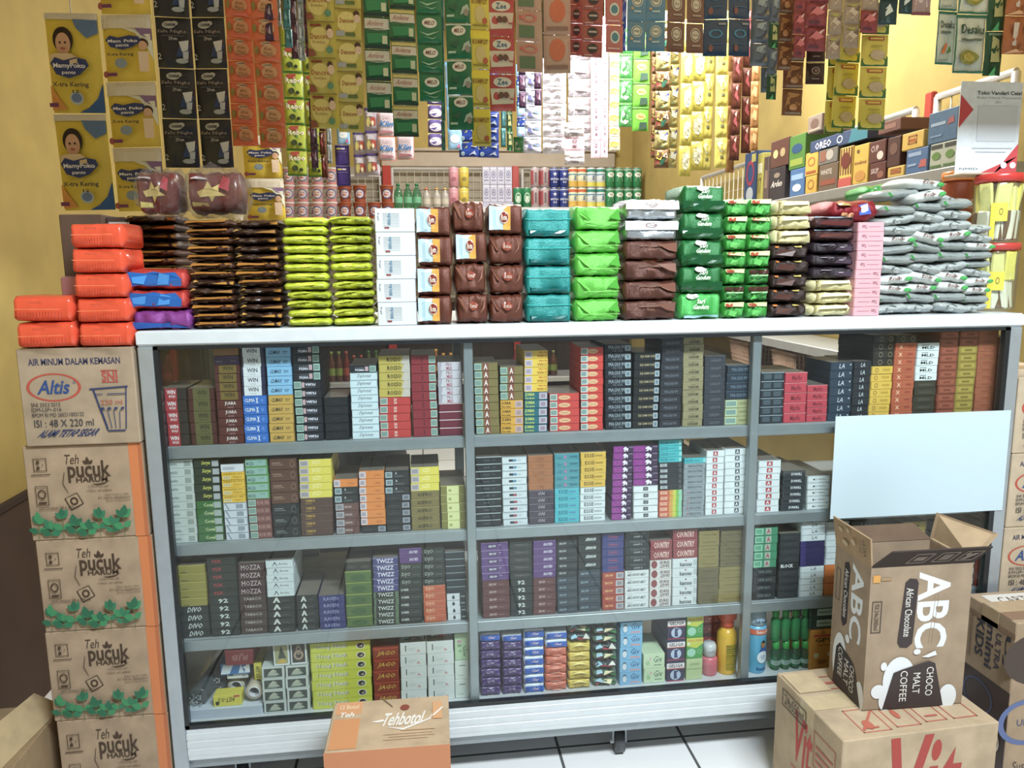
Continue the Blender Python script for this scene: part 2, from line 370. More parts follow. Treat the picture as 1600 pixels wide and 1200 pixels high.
# paper sheet taped on the glass
A, B_, C_, D_ = [on(1, -.0025, *q) for q in ((1297, 811), (1566, 797), (1580, 641), (1306, 651))]
b = MB(); q = [A, B_, C_, D_]; b.add(q+[v+Vector((0, .0012, 0)) for v in q], [(0, 1, 2, 3), (7, 6, 5, 4), (0, 4, 5, 1), (1, 5, 6, 2), (2, 6, 7, 3), (3, 7, 4, 0)], M('c3d9e4', 'ink'))
tag(obj('paper_sheet', b.mesh('paper_sheet')), 'blank pale blue-white sheet stuck on the right end of the case glass', 'paper')

# ------------------------------------------------------------------ cigarette packs
G_ = '9fc4b8'; GR = 'b4b8c0'
def lab(l, r, c=G_): return f'R {l} .1 {r} .92 {c};R {l+.02} .22 {r-.03} .8 7f9a92'
K = {
 'winred': ('2a2328', 'R .14 0 .62 1 b02c3c;T WIN .22 .5 .56 .86 eee b;T BOLD .3 .2 .56 .42 eee b', 'red and black'),
 'winoliv': ('4a2024', 'R .2 0 .82 1 5e5c36;T WIN .36 .4 .72 .84 26261c b;T RICH .42 .16 .68 .3 33331f', 'olive banded maroon'),
 'juamar': ('5a2829', 'T JUARA .32 .36 .76 .84 e4dada b;T KRETEK .42 .1 .66 .26 b9a', 'maroon'),
 'wingold': ('54232b', 'R .18 .04 .86 .96 75602b;T WIN .32 .36 .72 .84 2e2818 b', 'gold banded maroon'),
 'purp': ('3d2d62', 'T MENTHOL .08 .3 .36 .44 bbb;T ROYAL .68 .3 .86 .44 bbb', 'dark purple'),
 'tan': ('8a6246', '', 'tan brown'),
 'clblue': ('2e70cc', 'T CLIMA .08 .34 .52 .72 dde6f4 b;T X .56 .2 .66 .8 fff b;E .82 .5 .06 .2 5a8cd8', 'bright blue'),
 'winwhite': ('2b2b4a', 'R .1 0 .84 1 dfe4ec;T WIN .26 .42 .7 .86 3a4254 b;T CLICK .36 .14 .62 .28 99a', 'white with navy edges'),
 'clyel': ('caa246', 'T CLIMAX .1 .3 .62 .7 3a2c20 bi;R .68 .5 .88 .6 86703c;R .68 .34 .84 .4 86703c', 'mustard yellow'),
 'cllight': ('86c0ea', 'T CLIMAX .1 .3 .62 .7 26415e bi;R .68 .5 .88 .6 47749c;R .68 .34 .84 .4 47749c', 'light blue'),
 'prima': ('191d27', lab(.74, .98)+';T PRIMA .22 .2 .56 .52 dde b;T CLASSIC .22 .6 .56 .74 99a;R .58 .2 .7 .82 c9a6ae', 'black with mint label'),
 'primf': ('191d27', lab(.02, .28)+';T PRIMA .42 .4 .8 .72 dde bf;T CLASSIC .42 .2 .8 .32 99a f;R .3 .2 .4 .82 c9a6ae', 'black with left label'),
 'plainblk': ('16181e', 'T ROYAL .38 .4 .66 .6 4a4c52', 'plain black'),
 'dipl': ('cfe2ec', 'T Diplomat .25 .22 .8 .8 2c3440 i;R 0 .93 1 1 9fb8c4', 'pale blue-white'),
 'm20': ('c33a36', lab(.02, .26, 'b9c0bc')+';T 20 .46 .5 .56 .85 f4e8e0 b;T 20 .46 .15 .56 .45 f4e8e0 b', 'scarlet'),
 'rosso': ('c2ae4c', 'P c6bdb4 .72 0 1 0 1 1 .8 1;T ROSSO .28 .26 .72 .8 35280f b', 'yellow and silver'),
 'crim': ('8e2732', lab(.72, .98)+';R .42 .2 .48 .8 6c1e28', 'crimson'),
 'marw': ('6f2436', 'R 0 .9 1 1 e4ccd2', 'maroon white-lined'),
 'pro': ('cdc8d2', 'T PRO .36 .52 .62 .92 8c2a3a;T MILD .38 .08 .62 .44 a8304a b;P a9a4b2 0 0 .12 0 .2 1 .06 1;P aaa6b2 .86 0 .92 0 1 1 .94 1', 'white and silver'),
 'olivA': ('80713f', lab(.0, .3)+';R .36 .05 .6 .95 8a4a40;T A .4 .15 .56 .85 f0e6dc b', 'olive and red'),
 'juyel': ('dca42c', 'R .64 .1 .97 .9 c9aaa8;R .7 .25 .9 .75 a88e90;T JUARA .06 .38 .46 .86 302410 b;T FILTER .06 .14 .46 .28 302410 b', 'amber yellow'),
 'juteal': ('20697a', 'R .64 .1 .97 .9 c4b6c4;R .7 .25 .9 .75 9c8ca0;T JUARA .04 .42 .44 .9 d8e24a b;T TEH_MANIS .04 .14 .44 .32 d8e24a b', 'teal and yellow'),
 'juyelf': ('ecc63a', 'R .03 .1 .34 .9 cfc0cc;R .08 .25 .28 .75 a89cac;T JUARA .54 .14 .96 .6 b26a20 bf;T FILTER .6 .7 .96 .84 c03a28 bf', 'yellow upturned'),
 'sriw': ('d0403a', lab(.02, .26, 'c4ccc8')+';E .5 .46 .2 .3 e4b488;R .38 .4 .62 .52 c08c62', 'red with cream oval'),
 'sriwb': ('d63c34', 'R .0 .1 .32 .92 c4ccc8;R .03 .25 .24 .8 7f9a9a;E .52 .5 .24 .32 e4b488;R .38 .4 .66 .5 c49468', 'bright red with oval'),
 'magn': ('151d27', 'R .76 .2 .96 .85 a6b6c0;R .8 .3 .92 .75 6f7f8c;T MAGNUM .14 .44 .74 .88 a8b4c0;T FILTER .3 .12 .66 .36 77828e', 'black white-labelled'),
 'sam': ('1a1b1e', 'R .82 .14 1 .84 a6b6c0;R .86 .28 .96 .7 6f7f8c;T DJI_SAM_SOE .24 .34 .8 .7 b9a880 b', 'black gold-lettered'),
 'magg': ('2b2d36', 'T MAGNUM .2 .3 .8 .66 7c828e', 'charcoal'),
 'gar': ('958b66', 'T GARAM .26 .16 .76 .56 463c28 b;R .42 .66 .6 .74 6f6546;R 0 .94 1 1 b8ae8a', 'beige'),
 'gard': ('363842', 'T GARAM .26 .2 .76 .6 6c707a;R 0 .94 1 1 565a64', 'slate grey'),
 'lgre': ('a6a878', lab(.03, .5, 'b8d4b4')+';T GREEN .58 .4 .92 .66 6a6c44', 'pale green'),
 'magb': ('26323f', 'T MAGNUM .2 .3 .86 .7 7488a0;R 0 .93 1 1 4a6074', 'blue-black'),
 'dark2': ('222c34', 'R .12 .2 .44 .8 46545e;R .56 .2 .9 .8 46545e;R 0 .92 1 1 9fb0ba', 'dark grey patterned'),
 'mag2': ('c03c4c', 'T Marllo .3 .2 .76 .72 7c1e2e b;R 0 .93 1 1 e0808a', 'rose red'),
 'lad': ('2b3a4c', 'T LA .38 .26 .66 .8 d4dce4 i;R .86 .6 .92 .76 b8c4cc', 'navy blue'),
 'lad2': ('25282e', 'T LA .38 .26 .66 .8 d4dce4 i', 'black with white script'),
 'gyel': ('e0b63c', 'E .24 .5 .09 .3 a87e20 .6;R .5 .4 .86 .66 c49a28', 'golden yellow'),
 'gblk': ('2d2822', 'E .36 .5 .1 .36 7c7058 .7;E .8 .5 .1 .36 7c7058 .7', 'black with rings'),
 'orr': ('b85a3c', 'T X .18 .25 .36 .75 f0c8a8 b;R .6 .4 .86 .66 9a4430;R 0 .93 1 1 d07c58', 'brick orange'),
 'mld': ('dfe6e8', 'T MLD .2 .2 .78 .56 222a30 b;R .2 .68 .5 .76 667', 'white black-lettered'),
 'gdk': ('3a372f', 'R .2 .3 .8 .6 4d4a40', 'dark olive'),
 'rbr': ('8c4636', 'R .12 .2 .9 .8 a0543e;R .3 .35 .7 .6 7a3a2c', 'red-brown'),
 'gold': ('9a8434', 'R .12 .2 .9 .8 b09a40;R .3 .35 .7 .6 7c6a26', 'old gold'),
 'orb': ('a65c40', 'R .3 .3 .7 .6 94503a;R 0 .94 1 1 bc7858', 'terracotta'),
 'wing': ('c4ccc8', 'T win .06 .3 .36 .7 7c8684 b;R .66 .2 .92 .84 96a09c', 'pale grey-green'),
 'surya': ('22342c', 'R .72 .12 .98 .84 a8acb4;T Surya .3 .25 .68 .84 d0d05a bi', 'dark green'),
 'coval': ('356a3a', 'R .7 .12 .98 .84 a0acac;T Coval .3 .3 .68 .72 c4d49c b', 'mid green'),
 'lab3': ('c8d0dc', 'R .56 .2 .86 .8 8c98a6;P 5c6a88 .08 .9 .12 .9 .26 .1 .22 .1;R 0 .92 1 1 90a0b0', 'icy white'),
 'yelw': ('e4b820', 'R .06 .1 .4 .5 ded0a0;T 3|||3|| .1 .16 .36 .44 333;T PREMIUM .1 .66 .9 .86 8c6c10;T Super .52 .2 .9 .5 a47c14', 'bright yellow'),
 'whit1': ('d4d8e0', 'R .1 .3 .6 .7 b4b8c4', 'plain white'),
 'redl': ('7a4a48', lab(.02, .36)+';T KOR_SIN .42 .3 .94 .76 c09a90', 'dull red with mint label'),
 'grnw': ('6aa05c', 'R .04 .1 .94 .86 8cb4ae;T MOZZA .08 .2 .4 .6 3c5c50 b;T ice .6 .5 .8 .8 48705c', 'grass green'),
 'bbrn': ('5c3a2c', 'E .84 .5 .09 .3 8c6a58 .8;R .1 .56 .42 .64 a08474;R .1 .4 .5 .48 8c7060', 'chocolate brown'),
 'bblk': ('1c2226', 'E .8 .5 .09 .3 5c666a .8;R .1 .56 .42 .64 7c8488;R .1 .4 .5 .48 6c7478', 'black tall'),
 'tam': ('523830', 'T TAMBUR .16 .5 .46 .82 c8a040 b;R 0 .93 1 1 7c625a;R .16 .24 .36 .36 8c7030', 'brown gold-lettered'),
 'yel2': ('e2d244', 'R .02 .1 .3 .9 c0b8bc;R .06 .25 .26 .75 9c949c;T JAZZY .4 .2 .68 .86 f4e8a0 b', 'lemon yellow'),
 'bnlb': ('6a4844', 'R .02 .1 .36 .9 a8a8b0;R .06 .25 .3 .75 84848c;T GRAHA .38 .36 .7 .66 d4c4c0', 'brown grey-labelled'),
 'blb': ('23272b', 'R .02 .12 .3 .88 a8bcc4;R .06 .25 .26 .75 74868e;T A .42 .55 .5 .85 c8d0d0 b;T CLASSIC .38 .2 .76 .4 8c9698', 'black left-labelled'),
 'orng': ('e08432', 'R .0 .08 .26 .92 d4c8d0;R .04 .25 .2 .75 a49ca8;T urban .62 .3 .86 .66 b05c20', 'orange'),
 'blkr': ('1f2126', 'R .68 .15 .98 .85 9298a4;R .74 .3 .92 .7 6a707c;R .1 .4 .5 .5 44464c', 'black right-labelled'),
 'aspro': ('7d6f3e', 'T ASPRO .22 .3 .74 .74 33301c b;R 0 .93 1 1 a89a60', 'olive brown'),
 'olml': ('807a36', 'R .26 0 .74 1 d8dc98;R .32 .3 .44 .6 a4a868;R 0 .95 1 1 c8c878', 'olive with pale band'),
 'inbold': ('171c22', 'T marlb .3 .36 .54 .6 5c6870 b;T CX .62 .36 .76 .6 5c6870;R 0 .9 1 1 c0ccd0', 'black white-edged'),
 'marlw': ('d2dce2', 'R .28 .3 .44 .64 252f38;R .44 .3 .58 .64 5c8cac;R .62 .44 .76 .5 8c98a0;R 0 .93 1 1 8c98a2', 'white with black tab'),
 'marlr': ('ccd6de', 'R .28 .3 .44 .64 252f38;R .44 .3 .58 .64 a04c5c;R .62 .44 .76 .5 8c98a0;R 0 .93 1 1 8c98a2', 'white with red tab'),
 'onbr': ('a8683e', 'T ON .34 .26 .64 .76 8c5434 bi;R 0 .94 1 1 c48c60', 'copper brown'),
 'onpr': ('473c4c', 'T ON .34 .26 .64 .76 a8a0ac bi;R 0 .92 1 1 847c8c', 'plum grey'),
 'teal2': ('3f93a2', 'E .44 .5 .06 .28 a07c9c;R .6 .36 .92 .64 2f7080;R .1 .3 .3 .5 357c8c;R 0 .94 1 1 7cc0c8', 'dusty teal'),
 'essec': ('3cb4c4', 'T ESSE .16 .26 .54 .8 1e6e84 b;R .58 .36 .86 .6 4c8cb0;R 0 .94 1 1 8cd8e0', 'cyan'),
 'essey': ('e0b434', 'T ESSE .16 .26 .54 .8 6c541c b;R .56 .36 .86 .6 a88824;R 0 .94 1 1 f0d478', 'sunny yellow'),
 'essew': ('d8e0e4', 'T ESSE .16 .26 .54 .8 46525c b;R .56 .36 .86 .6 a4aeb4;R 0 .94 1 1 aab4bc', 'white thin'),
 'camel': ('3b2648', 'R 0 .04 .5 .96 8c2c8c;E .24 .5 .12 .3 a84c9c .8;P e8e0ec .5 .14 .56 .4 .48 .5 .52 .76 .6 .9 .66 .72 .74 .6 .72 .16 .68 .16 .66 .4 .58 .14;R .78 .7 .98 .84 8c7c9c', 'purple'),
 'blkw': ('dde2e6', 'R .4 .24 .6 .78 44484c;R .44 .36 .56 .66 7c8084;R 0 .93 1 1 98a0a4', 'white black-centred'),
 'rainb': ('d06040', 'P d49c40 .45 0 .6 0 .6 1 .45 1;P c8c840 .6 0 .74 0 .74 1 .6 1;P 7cb84c .74 0 .86 0 .86 1 .74 1;P 8cc8a8 .86 0 1 0 1 1 .86 1;T ESSE .06 .24 .36 .8 f0d0b8 b', 'rainbow striped'),
 'esseb': ('1f232b', 'T ESSE .06 .26 .36 .8 dde4ea b;R .86 .15 .98 .85 4c5258;R 0 .94 1 1 4c525c', 'black white-lettered'),
 'essep': ('37b4bc', 'T ESSE .08 .26 .4 .76 1e7c8c b;R .44 .4 .7 .6 2c94a4;R .86 .15 .98 .85 8cd4d4', 'turquoise'),
 'revo': ('8f9aa2', 'T XREVOLUTION .18 .26 .86 .74 3c464e b', 'steel grey'),
 'revr': ('8f9aa2', 'T X .18 .26 .28 .74 a83c48 b;T REVOLUTION .32 .26 .86 .74 4c565e b', 'steel grey red-lettered'),
 'aw': ('dde4e8', 'R .36 .16 .62 .86 b44c58;T A .42 .26 .56 .76 f0f0f0 b;R 0 .95 1 1 b4bcc4', 'white red-stamped'),
 'awb': ('dde4e8', 'R .44 .16 .64 .86 46545e;T A .48 .26 .6 .76 f0f0f0 b;R 0 .95 1 1 b4bcc4', 'white dark-stamped'),
 'dund': ('363b40', 'R .03 .1 .97 .9 4c5156;R .05 .18 .95 .82 2c3136;T DUNHILL .36 .3 .82 .7 e4e8ec b', 'dark grey rounded'),
 'dunw': ('c8d0d4', 'R .04 .14 .96 .86 dfe4e6;E .28 .5 .04 .14 333;T DUNHILL .34 .34 .82 .68 4c545c', 'white thin-lettered'),
 'divo': ('232c2c', 'T DIVO .2 .2 .78 .84 c8d0d0 bi', 'black white-titled'),
 'olyel': ('948a3c', 'R .1 .1 .34 .2 5c5424;R 0 .93 1 1 c4b850', 'mustard olive'),
 'n92': ('232c2c', 'T 92 .32 .24 .66 .8 d4dcdc b', 'black numbered'),
 'red92': ('2a2f2c', 'T 92X .18 .3 .5 .72 b0383c b', 'black red-lettered'),
 'tabm': ('43302f', 'T TABACO .16 .36 .82 .74 a8a0a0 b', 'dark brown'),
 'mozza': ('43272c', 'T MOZZA .12 .2 .84 .82 c4b4b8', 'wine red'),
 'ablk': ('1d2424', 'P c8cec8 .2 .16 .28 .16 .34 .5 .4 .16 .48 .16 .37 .9 .31 .9;R .52 .3 .8 .5 3c4242', 'black silver-lettered'),
 'arom': ('cad6da', 'P 4c585c .24 .2 .26 .2 .34 .62 .42 .2 .44 .2 .35 .84 .33 .84;T Aroma .48 .36 .8 .7 4c585c', 'white pale-lettered'),
 'raven': ('2d3270', 'T RAVEN .2 .3 .76 .8 98a0c4', 'royal blue'),
 'forest': ('4f6b34', 'E .5 .4 .3 .3 3c5c30;R 0 .9 1 1 8c9c4c', 'leaf green'),
 'dkbox': ('2b2b28', 'R .1 .3 .4 .6 44443e;R .6 .3 .9 .6 44443e', 'soot black'),
 'twg': ('5c7058', 'R .1 .05 .86 .95 22282a;T TWIZZ .18 .26 .8 .82 c4ccc8 b', 'green-edged black'),
 'twp': ('40407c', 'R 0 .93 1 1 a8a0b8;T TWIZZ .16 .2 .82 .82 dcdcec b', 'indigo'),
 'sober': ('242c2c', 'T SOBER .06 .4 .42 .72 c4cccc b;R .5 .5 .9 .6 4c5656', 'black small-lettered'),
 'dio': ('2a3230', 'T DJO .12 .24 .5 .82 b4bcb4;R .6 .4 .9 .6 46504c', 'charcoal green'),
 'dior': ('c05c3c', 'T DJO .12 .24 .5 .82 f0d0a8;R .6 .4 .9 .5 a8482c;R 0 .93 1 1 d88c68', 'burnt orange'),
 'momo': ('5c3c78', 'T GROW .44 .3 .84 .72 d8d0e4 bf;R 0 .93 1 1 8c70a8', 'violet upturned'),
 'stripe': ('242c34', 'R 0 .88 1 1 8c9ca4', 'black grey-lined'),
 'flame': ('ccd2d8', 'R .66 0 1 1 283238;R .72 .4 .92 .6 8c989c;P 28323a .3 .2 .38 .2 .42 .4 .34 .8 .27 .45', 'white and black'),
 'growr': ('5f3334', 'T GROW .24 .3 .52 .66 c4acac b;T Cappo .56 .3 .82 .6 9c7874', 'dark red'),
 'growp': ('62427f', 'R .24 .22 .6 .74 3e2c58;T GROW .28 .34 .56 .66 e4dcec b;R .64 .6 .74 .66 c4b4d0;R 0 .93 1 1 a890bc', 'violet'),
 'growb': ('333f4c', 'T GROW .1 .36 .46 .68 8ca0ac b;R .56 .4 .9 .6 48525c', 'blue-grey'),
 'grwk': ('272c30', 'T GROW .1 .36 .46 .68 b4bcbc b;R .56 .4 .9 .6 3c4246', 'grey-black'),
 'tabk': ('2a2f30', 'T TABACO .2 .36 .86 .7 5c6464 b', 'black dull-lettered'),
 'senior': ('262b2c', 'T SENIOR .3 .36 .82 .72 dce4e4 bi', 'black italic-lettered'),
 'neo': ('353b7c', 'R .3 .5 .72 .58 c04c4c;T ALFINATO .26 .14 .76 .36 84648c;T ALFINATO .26 .66 .76 .86 84648c', 'cobalt blue'),
 'growo': ('a84434', 'T GROW .12 .4 .5 .7 e8b878 b;R .64 .1 .98 .88 b8b4bc;R .7 .25 .92 .75 8c8890', 'rust red'),
 'fufu': ('d8dcde', 'T MALIOBORO_MILD .08 .24 .9 .62 4c5458 bi;R .1 .74 .3 .8 888', 'white scripted'),
 'tabt': ('23292b', 'T TABACO .2 .52 .84 .82 5c686c b;T LIGHT_3 .36 .2 .7 .4 b4bcbc b', 'black two-line'),
 'idris': ('d6d2d0', 'E .2 .5 .14 .42 8c4448;T IDRIS .46 .52 .9 .84 5c3c40 b;T SAGIT .46 .12 .9 .46 5c3c40 bf', 'white red-dotted'),
 'country': ('8e3a42', 'T COUNTRY .16 .2 .86 .84 e8c8bc b;R 0 .94 1 1 b06068', 'brick red'),
 'kansas': ('d4dade', 'T kansas .3 .16 .78 .62 2c3438 b;R .84 .2 .97 .86 b4bcc0;R .5 .7 .56 .84 8c3c44', 'white black-titled'),
 'olA': ('8a7c48', 'R .2 .4 .86 .56 76683a;R 0 .95 1 1 a89a60', 'khaki'),
 'olB': ('6a5f40', 'R .2 .4 .86 .56 584e32;R 0 .95 1 1 8c8058', 'dark khaki'),
 'grnl': ('3f8c68', 'R .0 .1 .36 .9 8cc8a8;R .04 .24 .3 .76 5ca484;R .46 .1 .7 .9 a8b4a8;T A .5 .2 .66 .8 a83c48 b', 'emerald green'),
 'dkp': ('34383c', 'T PREMIUM .2 .36 .8 .66 4c5256', 'dark graphite'),
 'sergio': ('262c30', 'T SERGIO .2 .34 .8 .7 848c90', 'black grey-titled'),
 'block': ('262c30', 'T BLOCK .1 .3 .7 .78 f0f4f4 b', 'black bold-titled'),
 'law': ('d0d8de', 'T LA .44 .26 .68 .78 222a38 i;R 0 .94 1 1 a8b4bc;R 0 0 .06 1 b4c0c8', 'white italic-stamped'),
 'lap': ('2b2854', 'R 0 0 .22 1 3c3470;R .3 .94 1 1 443c78', 'deep purple'),
 'lao': ('cf7230', 'R .4 .4 .6 .7 e0a060', 'tangerine'),
}
TOPM = M('7d746a', 'wrap')
PM = {}
def pack_mesh(k, top=None):
    """unit pack: 1 x 1 x 1 block whose front face (y = 0) carries the print; scaled to size"""
    if k in PM: return PM[k]
    h, spec, _ = K[k]
    b = MB(); b.box(-.5, 0, 0, .5, 1, 1, M(h, 'card'), .02, top=TOPM)
    prints(b, flat((-.5, 0, 0), (1, 0, 0), (0, 0, 1)), spec, step=.0012)
    PM[k] = b.mesh('cigarette_pack'); return PM[k]
PY = .036
PACKS = []
def stacks(shelfz, bay, shelfname, rows):
    """row: px left, px right (at the foot), py top, 'kind*n ...' from the bottom up"""
    for si, (x0, x1, top, spec) in enumerate(rows):
        xa, xb = xat(x0, PY, shelfz), xat(x1, PY, shelfz)
        ztop = min(zat(top, (xa+xb)/2, PY), {Z1: ZT2, Z2: Z1-.026, Z3: Z2-.026}.get(shelfz, 9)-.002)
        items = []
        for t in spec.split():
            k, n = t.split('*'); items += [k]*int(n)
        wts = [1.35 if k in ('bbrn', 'bblk', 'forest') else 1 for k in items]; tot = sum(wts); z = shelfz
        lean = rnd(.0012)
        for i, (k, wt) in enumerate(zip(items, wts)):
            hh = (ztop-shelfz)*wt/tot; me = pack_mesh(k); wd = (xb-xa)*.985
            dx = max(-.0015, min(.0015, lean*(i-len(items)/2)*.3+rnd(.0006)))
            args = (me, ((xa+xb)/2+dx, PY+random.random()*.002, z+.0004), rnd(.006), (wd-.0012, .11+.03*((si*7) % 3)/2, hh*.985)); z += hh
            lk = K[k][2]
            PACKS.append((wd*hh*(1.25 if 0 else 1)/max(.5, ((xa+xb)/2-CAM.x)**2+CAM.y**2)*(.25 if x0 > 1300 and shelfz == Z2 else 1), args, f'{lk} pack, {pos_word(i, len(items))} in {ORD[si+1]} stack from left, {bay} bay, {shelfname} shelf', f'cigarette packs on the {shelfname} shelf, {bay} bay'))
stacks(Z1, 'left', 'top', [
 (258, 298, 607, 'winred*5'), (298, 341, 607, 'winoliv*5'), (342, 383, 542, 'juamar*5 wingold*4 purp*1 tan*1'),
 (383, 421, 543, 'clblue*5 winwhite*5'), (422, 462, 543, 'clyel*5 cllight*5'), (463, 507, 540, 'primf*7 prima*4'),
 (508, 547, 621, 'plainblk*5'), (550, 594, 571, 'dipl*9 prima*1'), (594, 644, 556, 'm20*5 rosso*5'), (645, 685, 555, 'crim*9'), (686, 724, 566, 'marw*4 pro*5')])
stacks(Z1, 'middle', 'top', [
 (743, 781, 567, 'olivA*9'), (782, 819, 573, 'juyel*4 olivA*4'), (819, 857, 548, 'juteal*5 juyelf*5'), (858, 906, 615, 'sriw*5'), (907, 943, 543, 'sriwb*11'),
 (944, 987, 538, 'magn*10'), (988, 1029, 551, 'sam*9'), (1030, 1065, 530, 'magg*11'), (1065, 1098, 527, 'gar*12'), (1098, 1132, 556, 'gard*9'), (1132, 1170, 571, 'lgre*3 magb*4')])
stacks(Z1, 'right', 'top', [
 (1186, 1223, 582, 'dark2*6'), (1223, 1259, 582, 'mag2*5'), (1259, 1292, 602, 'mag2*5'), (1293, 1329, 566, 'lad*7'), (1329, 1357, 565, 'lad2*8'), (1357, 1391, 524, 'gyel*7 gblk*4'),
 (1391, 1425, 524, 'orr*10 gblk*1'), (1425, 1460, 536, 'gdk*5 mld*5'), (1461, 1490, 517, 'rbr*11'), (1490, 1520, 516, 'gold*9 rbr*2'), (1520, 1551, 516, 'orb*12'), (1551, 1581, 526, 'orb*11')])
stacks(Z2, 'left', 'second', [
 (271, 310, 717, 'wing*10'), (310, 351, 718, 'coval*5 surya*5'), (352, 389, 726, 'lab3*5 yelw*4 whit1*1'), (390, 426, 717, 'redl*5 grnw*5'), (427, 471, 716, 'bblk*3 bbrn*4'),
 (471, 523, 718, 'tam*5 yel2*5'), (525, 563, 749, 'bnlb*4 blb*2 orng*1'), (564, 604, 736, 'blkr*1 orng*7'), (604, 643, 736, 'blkr*5 blb*3'), (643, 689, 730, 'aspro*5 yel2*3'), (689, 729, 759, 'olml*5')])
stacks(Z2, 'middle', 'second', [
 (744, 785, 714, 'inbold*10'), (785, 825, 714, 'marlr*5 marlw*5'), (826, 866, 712, 'onpr*5 onbr*5'), (866, 906, 709, 'essec*5 teal2*5'), (906, 947, 707, 'essew*5 essey*5'),
 (956, 988, 697, 'camel*11'), (988, 1028, 696, 'blkw*5 camel*6'), (1028, 1065, 688, 'rainb*5 esseb*5 essep*4'), (1066, 1101, 716, 'revr*5 revo*5 essep*1'), (1101, 1130, 704, 'aw*10'), (1130, 1167, 701, 'awb*10')])
stacks(Z2, 'right', 'second', [(1182, 1218, 720, 'aw*8'), (1220, 1257, 736, 'dund*6'), (1259, 1296, 744, 'dunw*5')])
stacks(Z3, 'left', 'third', [
 (286, 329, 884, 'divo*4 olyel*5'), (330, 377, 871, 'n92*5 red92*5'), (377, 420, 881, 'tabm*5 mozza*4'), (420, 464, 876, 'ablk*5 arom*5'), (465, 499, 931, 'ablk*5'), (499, 541, 931, 'raven*5'),
 (542, 584, 879, 'forest*5 dkbox*1'), (585, 626, 872, 'twg*5 twp*5'), (626, 662, 857, 'sober*5 dio*3 momo*2'), (662, 698, 857, 'dior*5 dio*5'), (698, 730, 862, 'flame*4 stripe*6')])
stacks(Z3, 'middle', 'third', [
 (753, 797, 848, 'growr*5 growp*5'), (797, 833, 846, 'n92*5 tabk*5'), (833, 870, 845, 'growr*5 momo*5'), (870, 903, 844, 'growb*5 grwk*5'), (903, 939, 837, 'growb*5 senior*4'), (940, 975, 834, 'growo*5 neo*5'),
 (975, 1014, 828, 'fufu*5 tabt*5'), (1014, 1049, 845, 'idris*5 country*2'), (1049, 1089, 828, 'kansas*5 country*3'), (1089, 1122, 830, 'olB*5 olA*5'), (1122, 1163, 830, 'olA*5 olB*5')])
stacks(Z3, 'right', 'third', [
 (1175, 1212, 824, 'sergio*4 grnl*5'), (1214, 1247, 834, 'dkp*4 block*1 dkp*4'), (1247, 1286, 816, 'law*5 lap*4 law*3'), (1286, 1322, 815, 'lao*5 law*7'), (1322, 1362, 815, 'lad*5 lad2*4'), (1362, 1402, 822, 'purp*8'), (1402, 1440, 815, 'gold*8')])

# the 300 packs that show largest are things of their own, the rest one object
PACKS.sort(key=lambda p: -p[0])
for _, (me, loc, rz, sc), lbl, grp in PACKS[:300]:
    tag(obj('cigarette_pack', me, loc, (0, 0, rz), sc), lbl, 'cigarette pack', grp)
V = []; Fc = []; MI = []; slots = []
for _, (me, loc, rz, sc), lbl, grp in PACKS[300:]:
    T = Matrix.LocRotScale(Vector(loc), Euler((0, 0, rz)), Vector(sc)); o0 = len(V)
    V += [tuple(T @ v.co) for v in me.vertices]; mp = []
    for mt in me.materials:
        if mt not in slots: slots.append(mt)
        mp.append(slots.index(mt))
    for p in me.polygons: Fc.append(tuple(i+o0 for i in p.vertices)); MI.append(mp[p.material_index])
me = bpy.data.meshes.new('cigarette_packs'); me.from_pydata(V, [], Fc)
for mt in slots: me.materials.append(mt)
me.polygons.foreach_set('material_index', MI); me.update()
tag(obj('cigarette_packs', me), 'the many other cigarette packs filling the stacks on the case shelves', 'cigarette packs', None, 'stuff')

# ================================================================== GOODS: unit meshes (1 x 1 x 1, front at y = 0) scaled to size
def sgnp(a, p): return math.copysign(abs(a)**p, a)
def pillow_fn(n, amp, seed, fin):
    def f(u, c, s, off=0):
        e = 1-abs(2*u-1); t = min(1, e/max(fin, .01)); tt = t**.5
        hz = .04+.46*tt; hy = .30+.20*tt
        q = Vector((u*4+seed, c*1.6, s*1.6+seed)); d = noise.noise(q*1.3)*amp+noise.noise(q*3.1)*amp*.5
        d -= abs(noise.noise(q*2.2+Vector((9, 0, 0))))*amp*.9
        c2, s2 = sgnp(c, 2/n), sgnp(s, 2/n)
        k = 1+d*2*tt
        o = off*tt**.5 if off else 0; return Vector((u-.5, .5+c2*hy*k-(o if c < 0 else -o), .5+s2*hz*k))
    return f
def front_of(f, n):
    def g(u, v, off):
        z = max(-.97, min(.97, (2*v-1)*.97)); cc = (1-abs(z)**n)**(1/n)
        return f(u, -abs(cc)**(n/2), sgnp(z, n/2), off)
    return g
def pillow(name, h, kind, spec, n=3, amp=.05, fin=.12, seed=0, back=None, sub=8, extra=None):
    b = MB(); f = pillow_fn(n, amp, seed, fin); NU, NT = 18, 18; vs = []; fs = []
    for i in range(NU+1):
        for j in range(NT):
            a = 2*math.pi*(j+.5)/NT; vs.append(f(i/NU, math.cos(a), math.sin(a)))
    for i in range(NU):
        for j in range(NT):
            k = (j+1) % NT; fs.append((i*NT+j, i*NT+k, (i+1)*NT+k, (i+1)*NT+j))
    fs.append(tuple(range(NT))[::-1]); fs.append(tuple(range(NU*NT, NU*NT+NT)))
    b.add(vs, fs, M(h, kind), True)
    prints(b, front_of(f, n), spec, sub=sub, step=.022, kind='ink' if kind != 'foil' else 'wrap')
    return b.mesh(name)
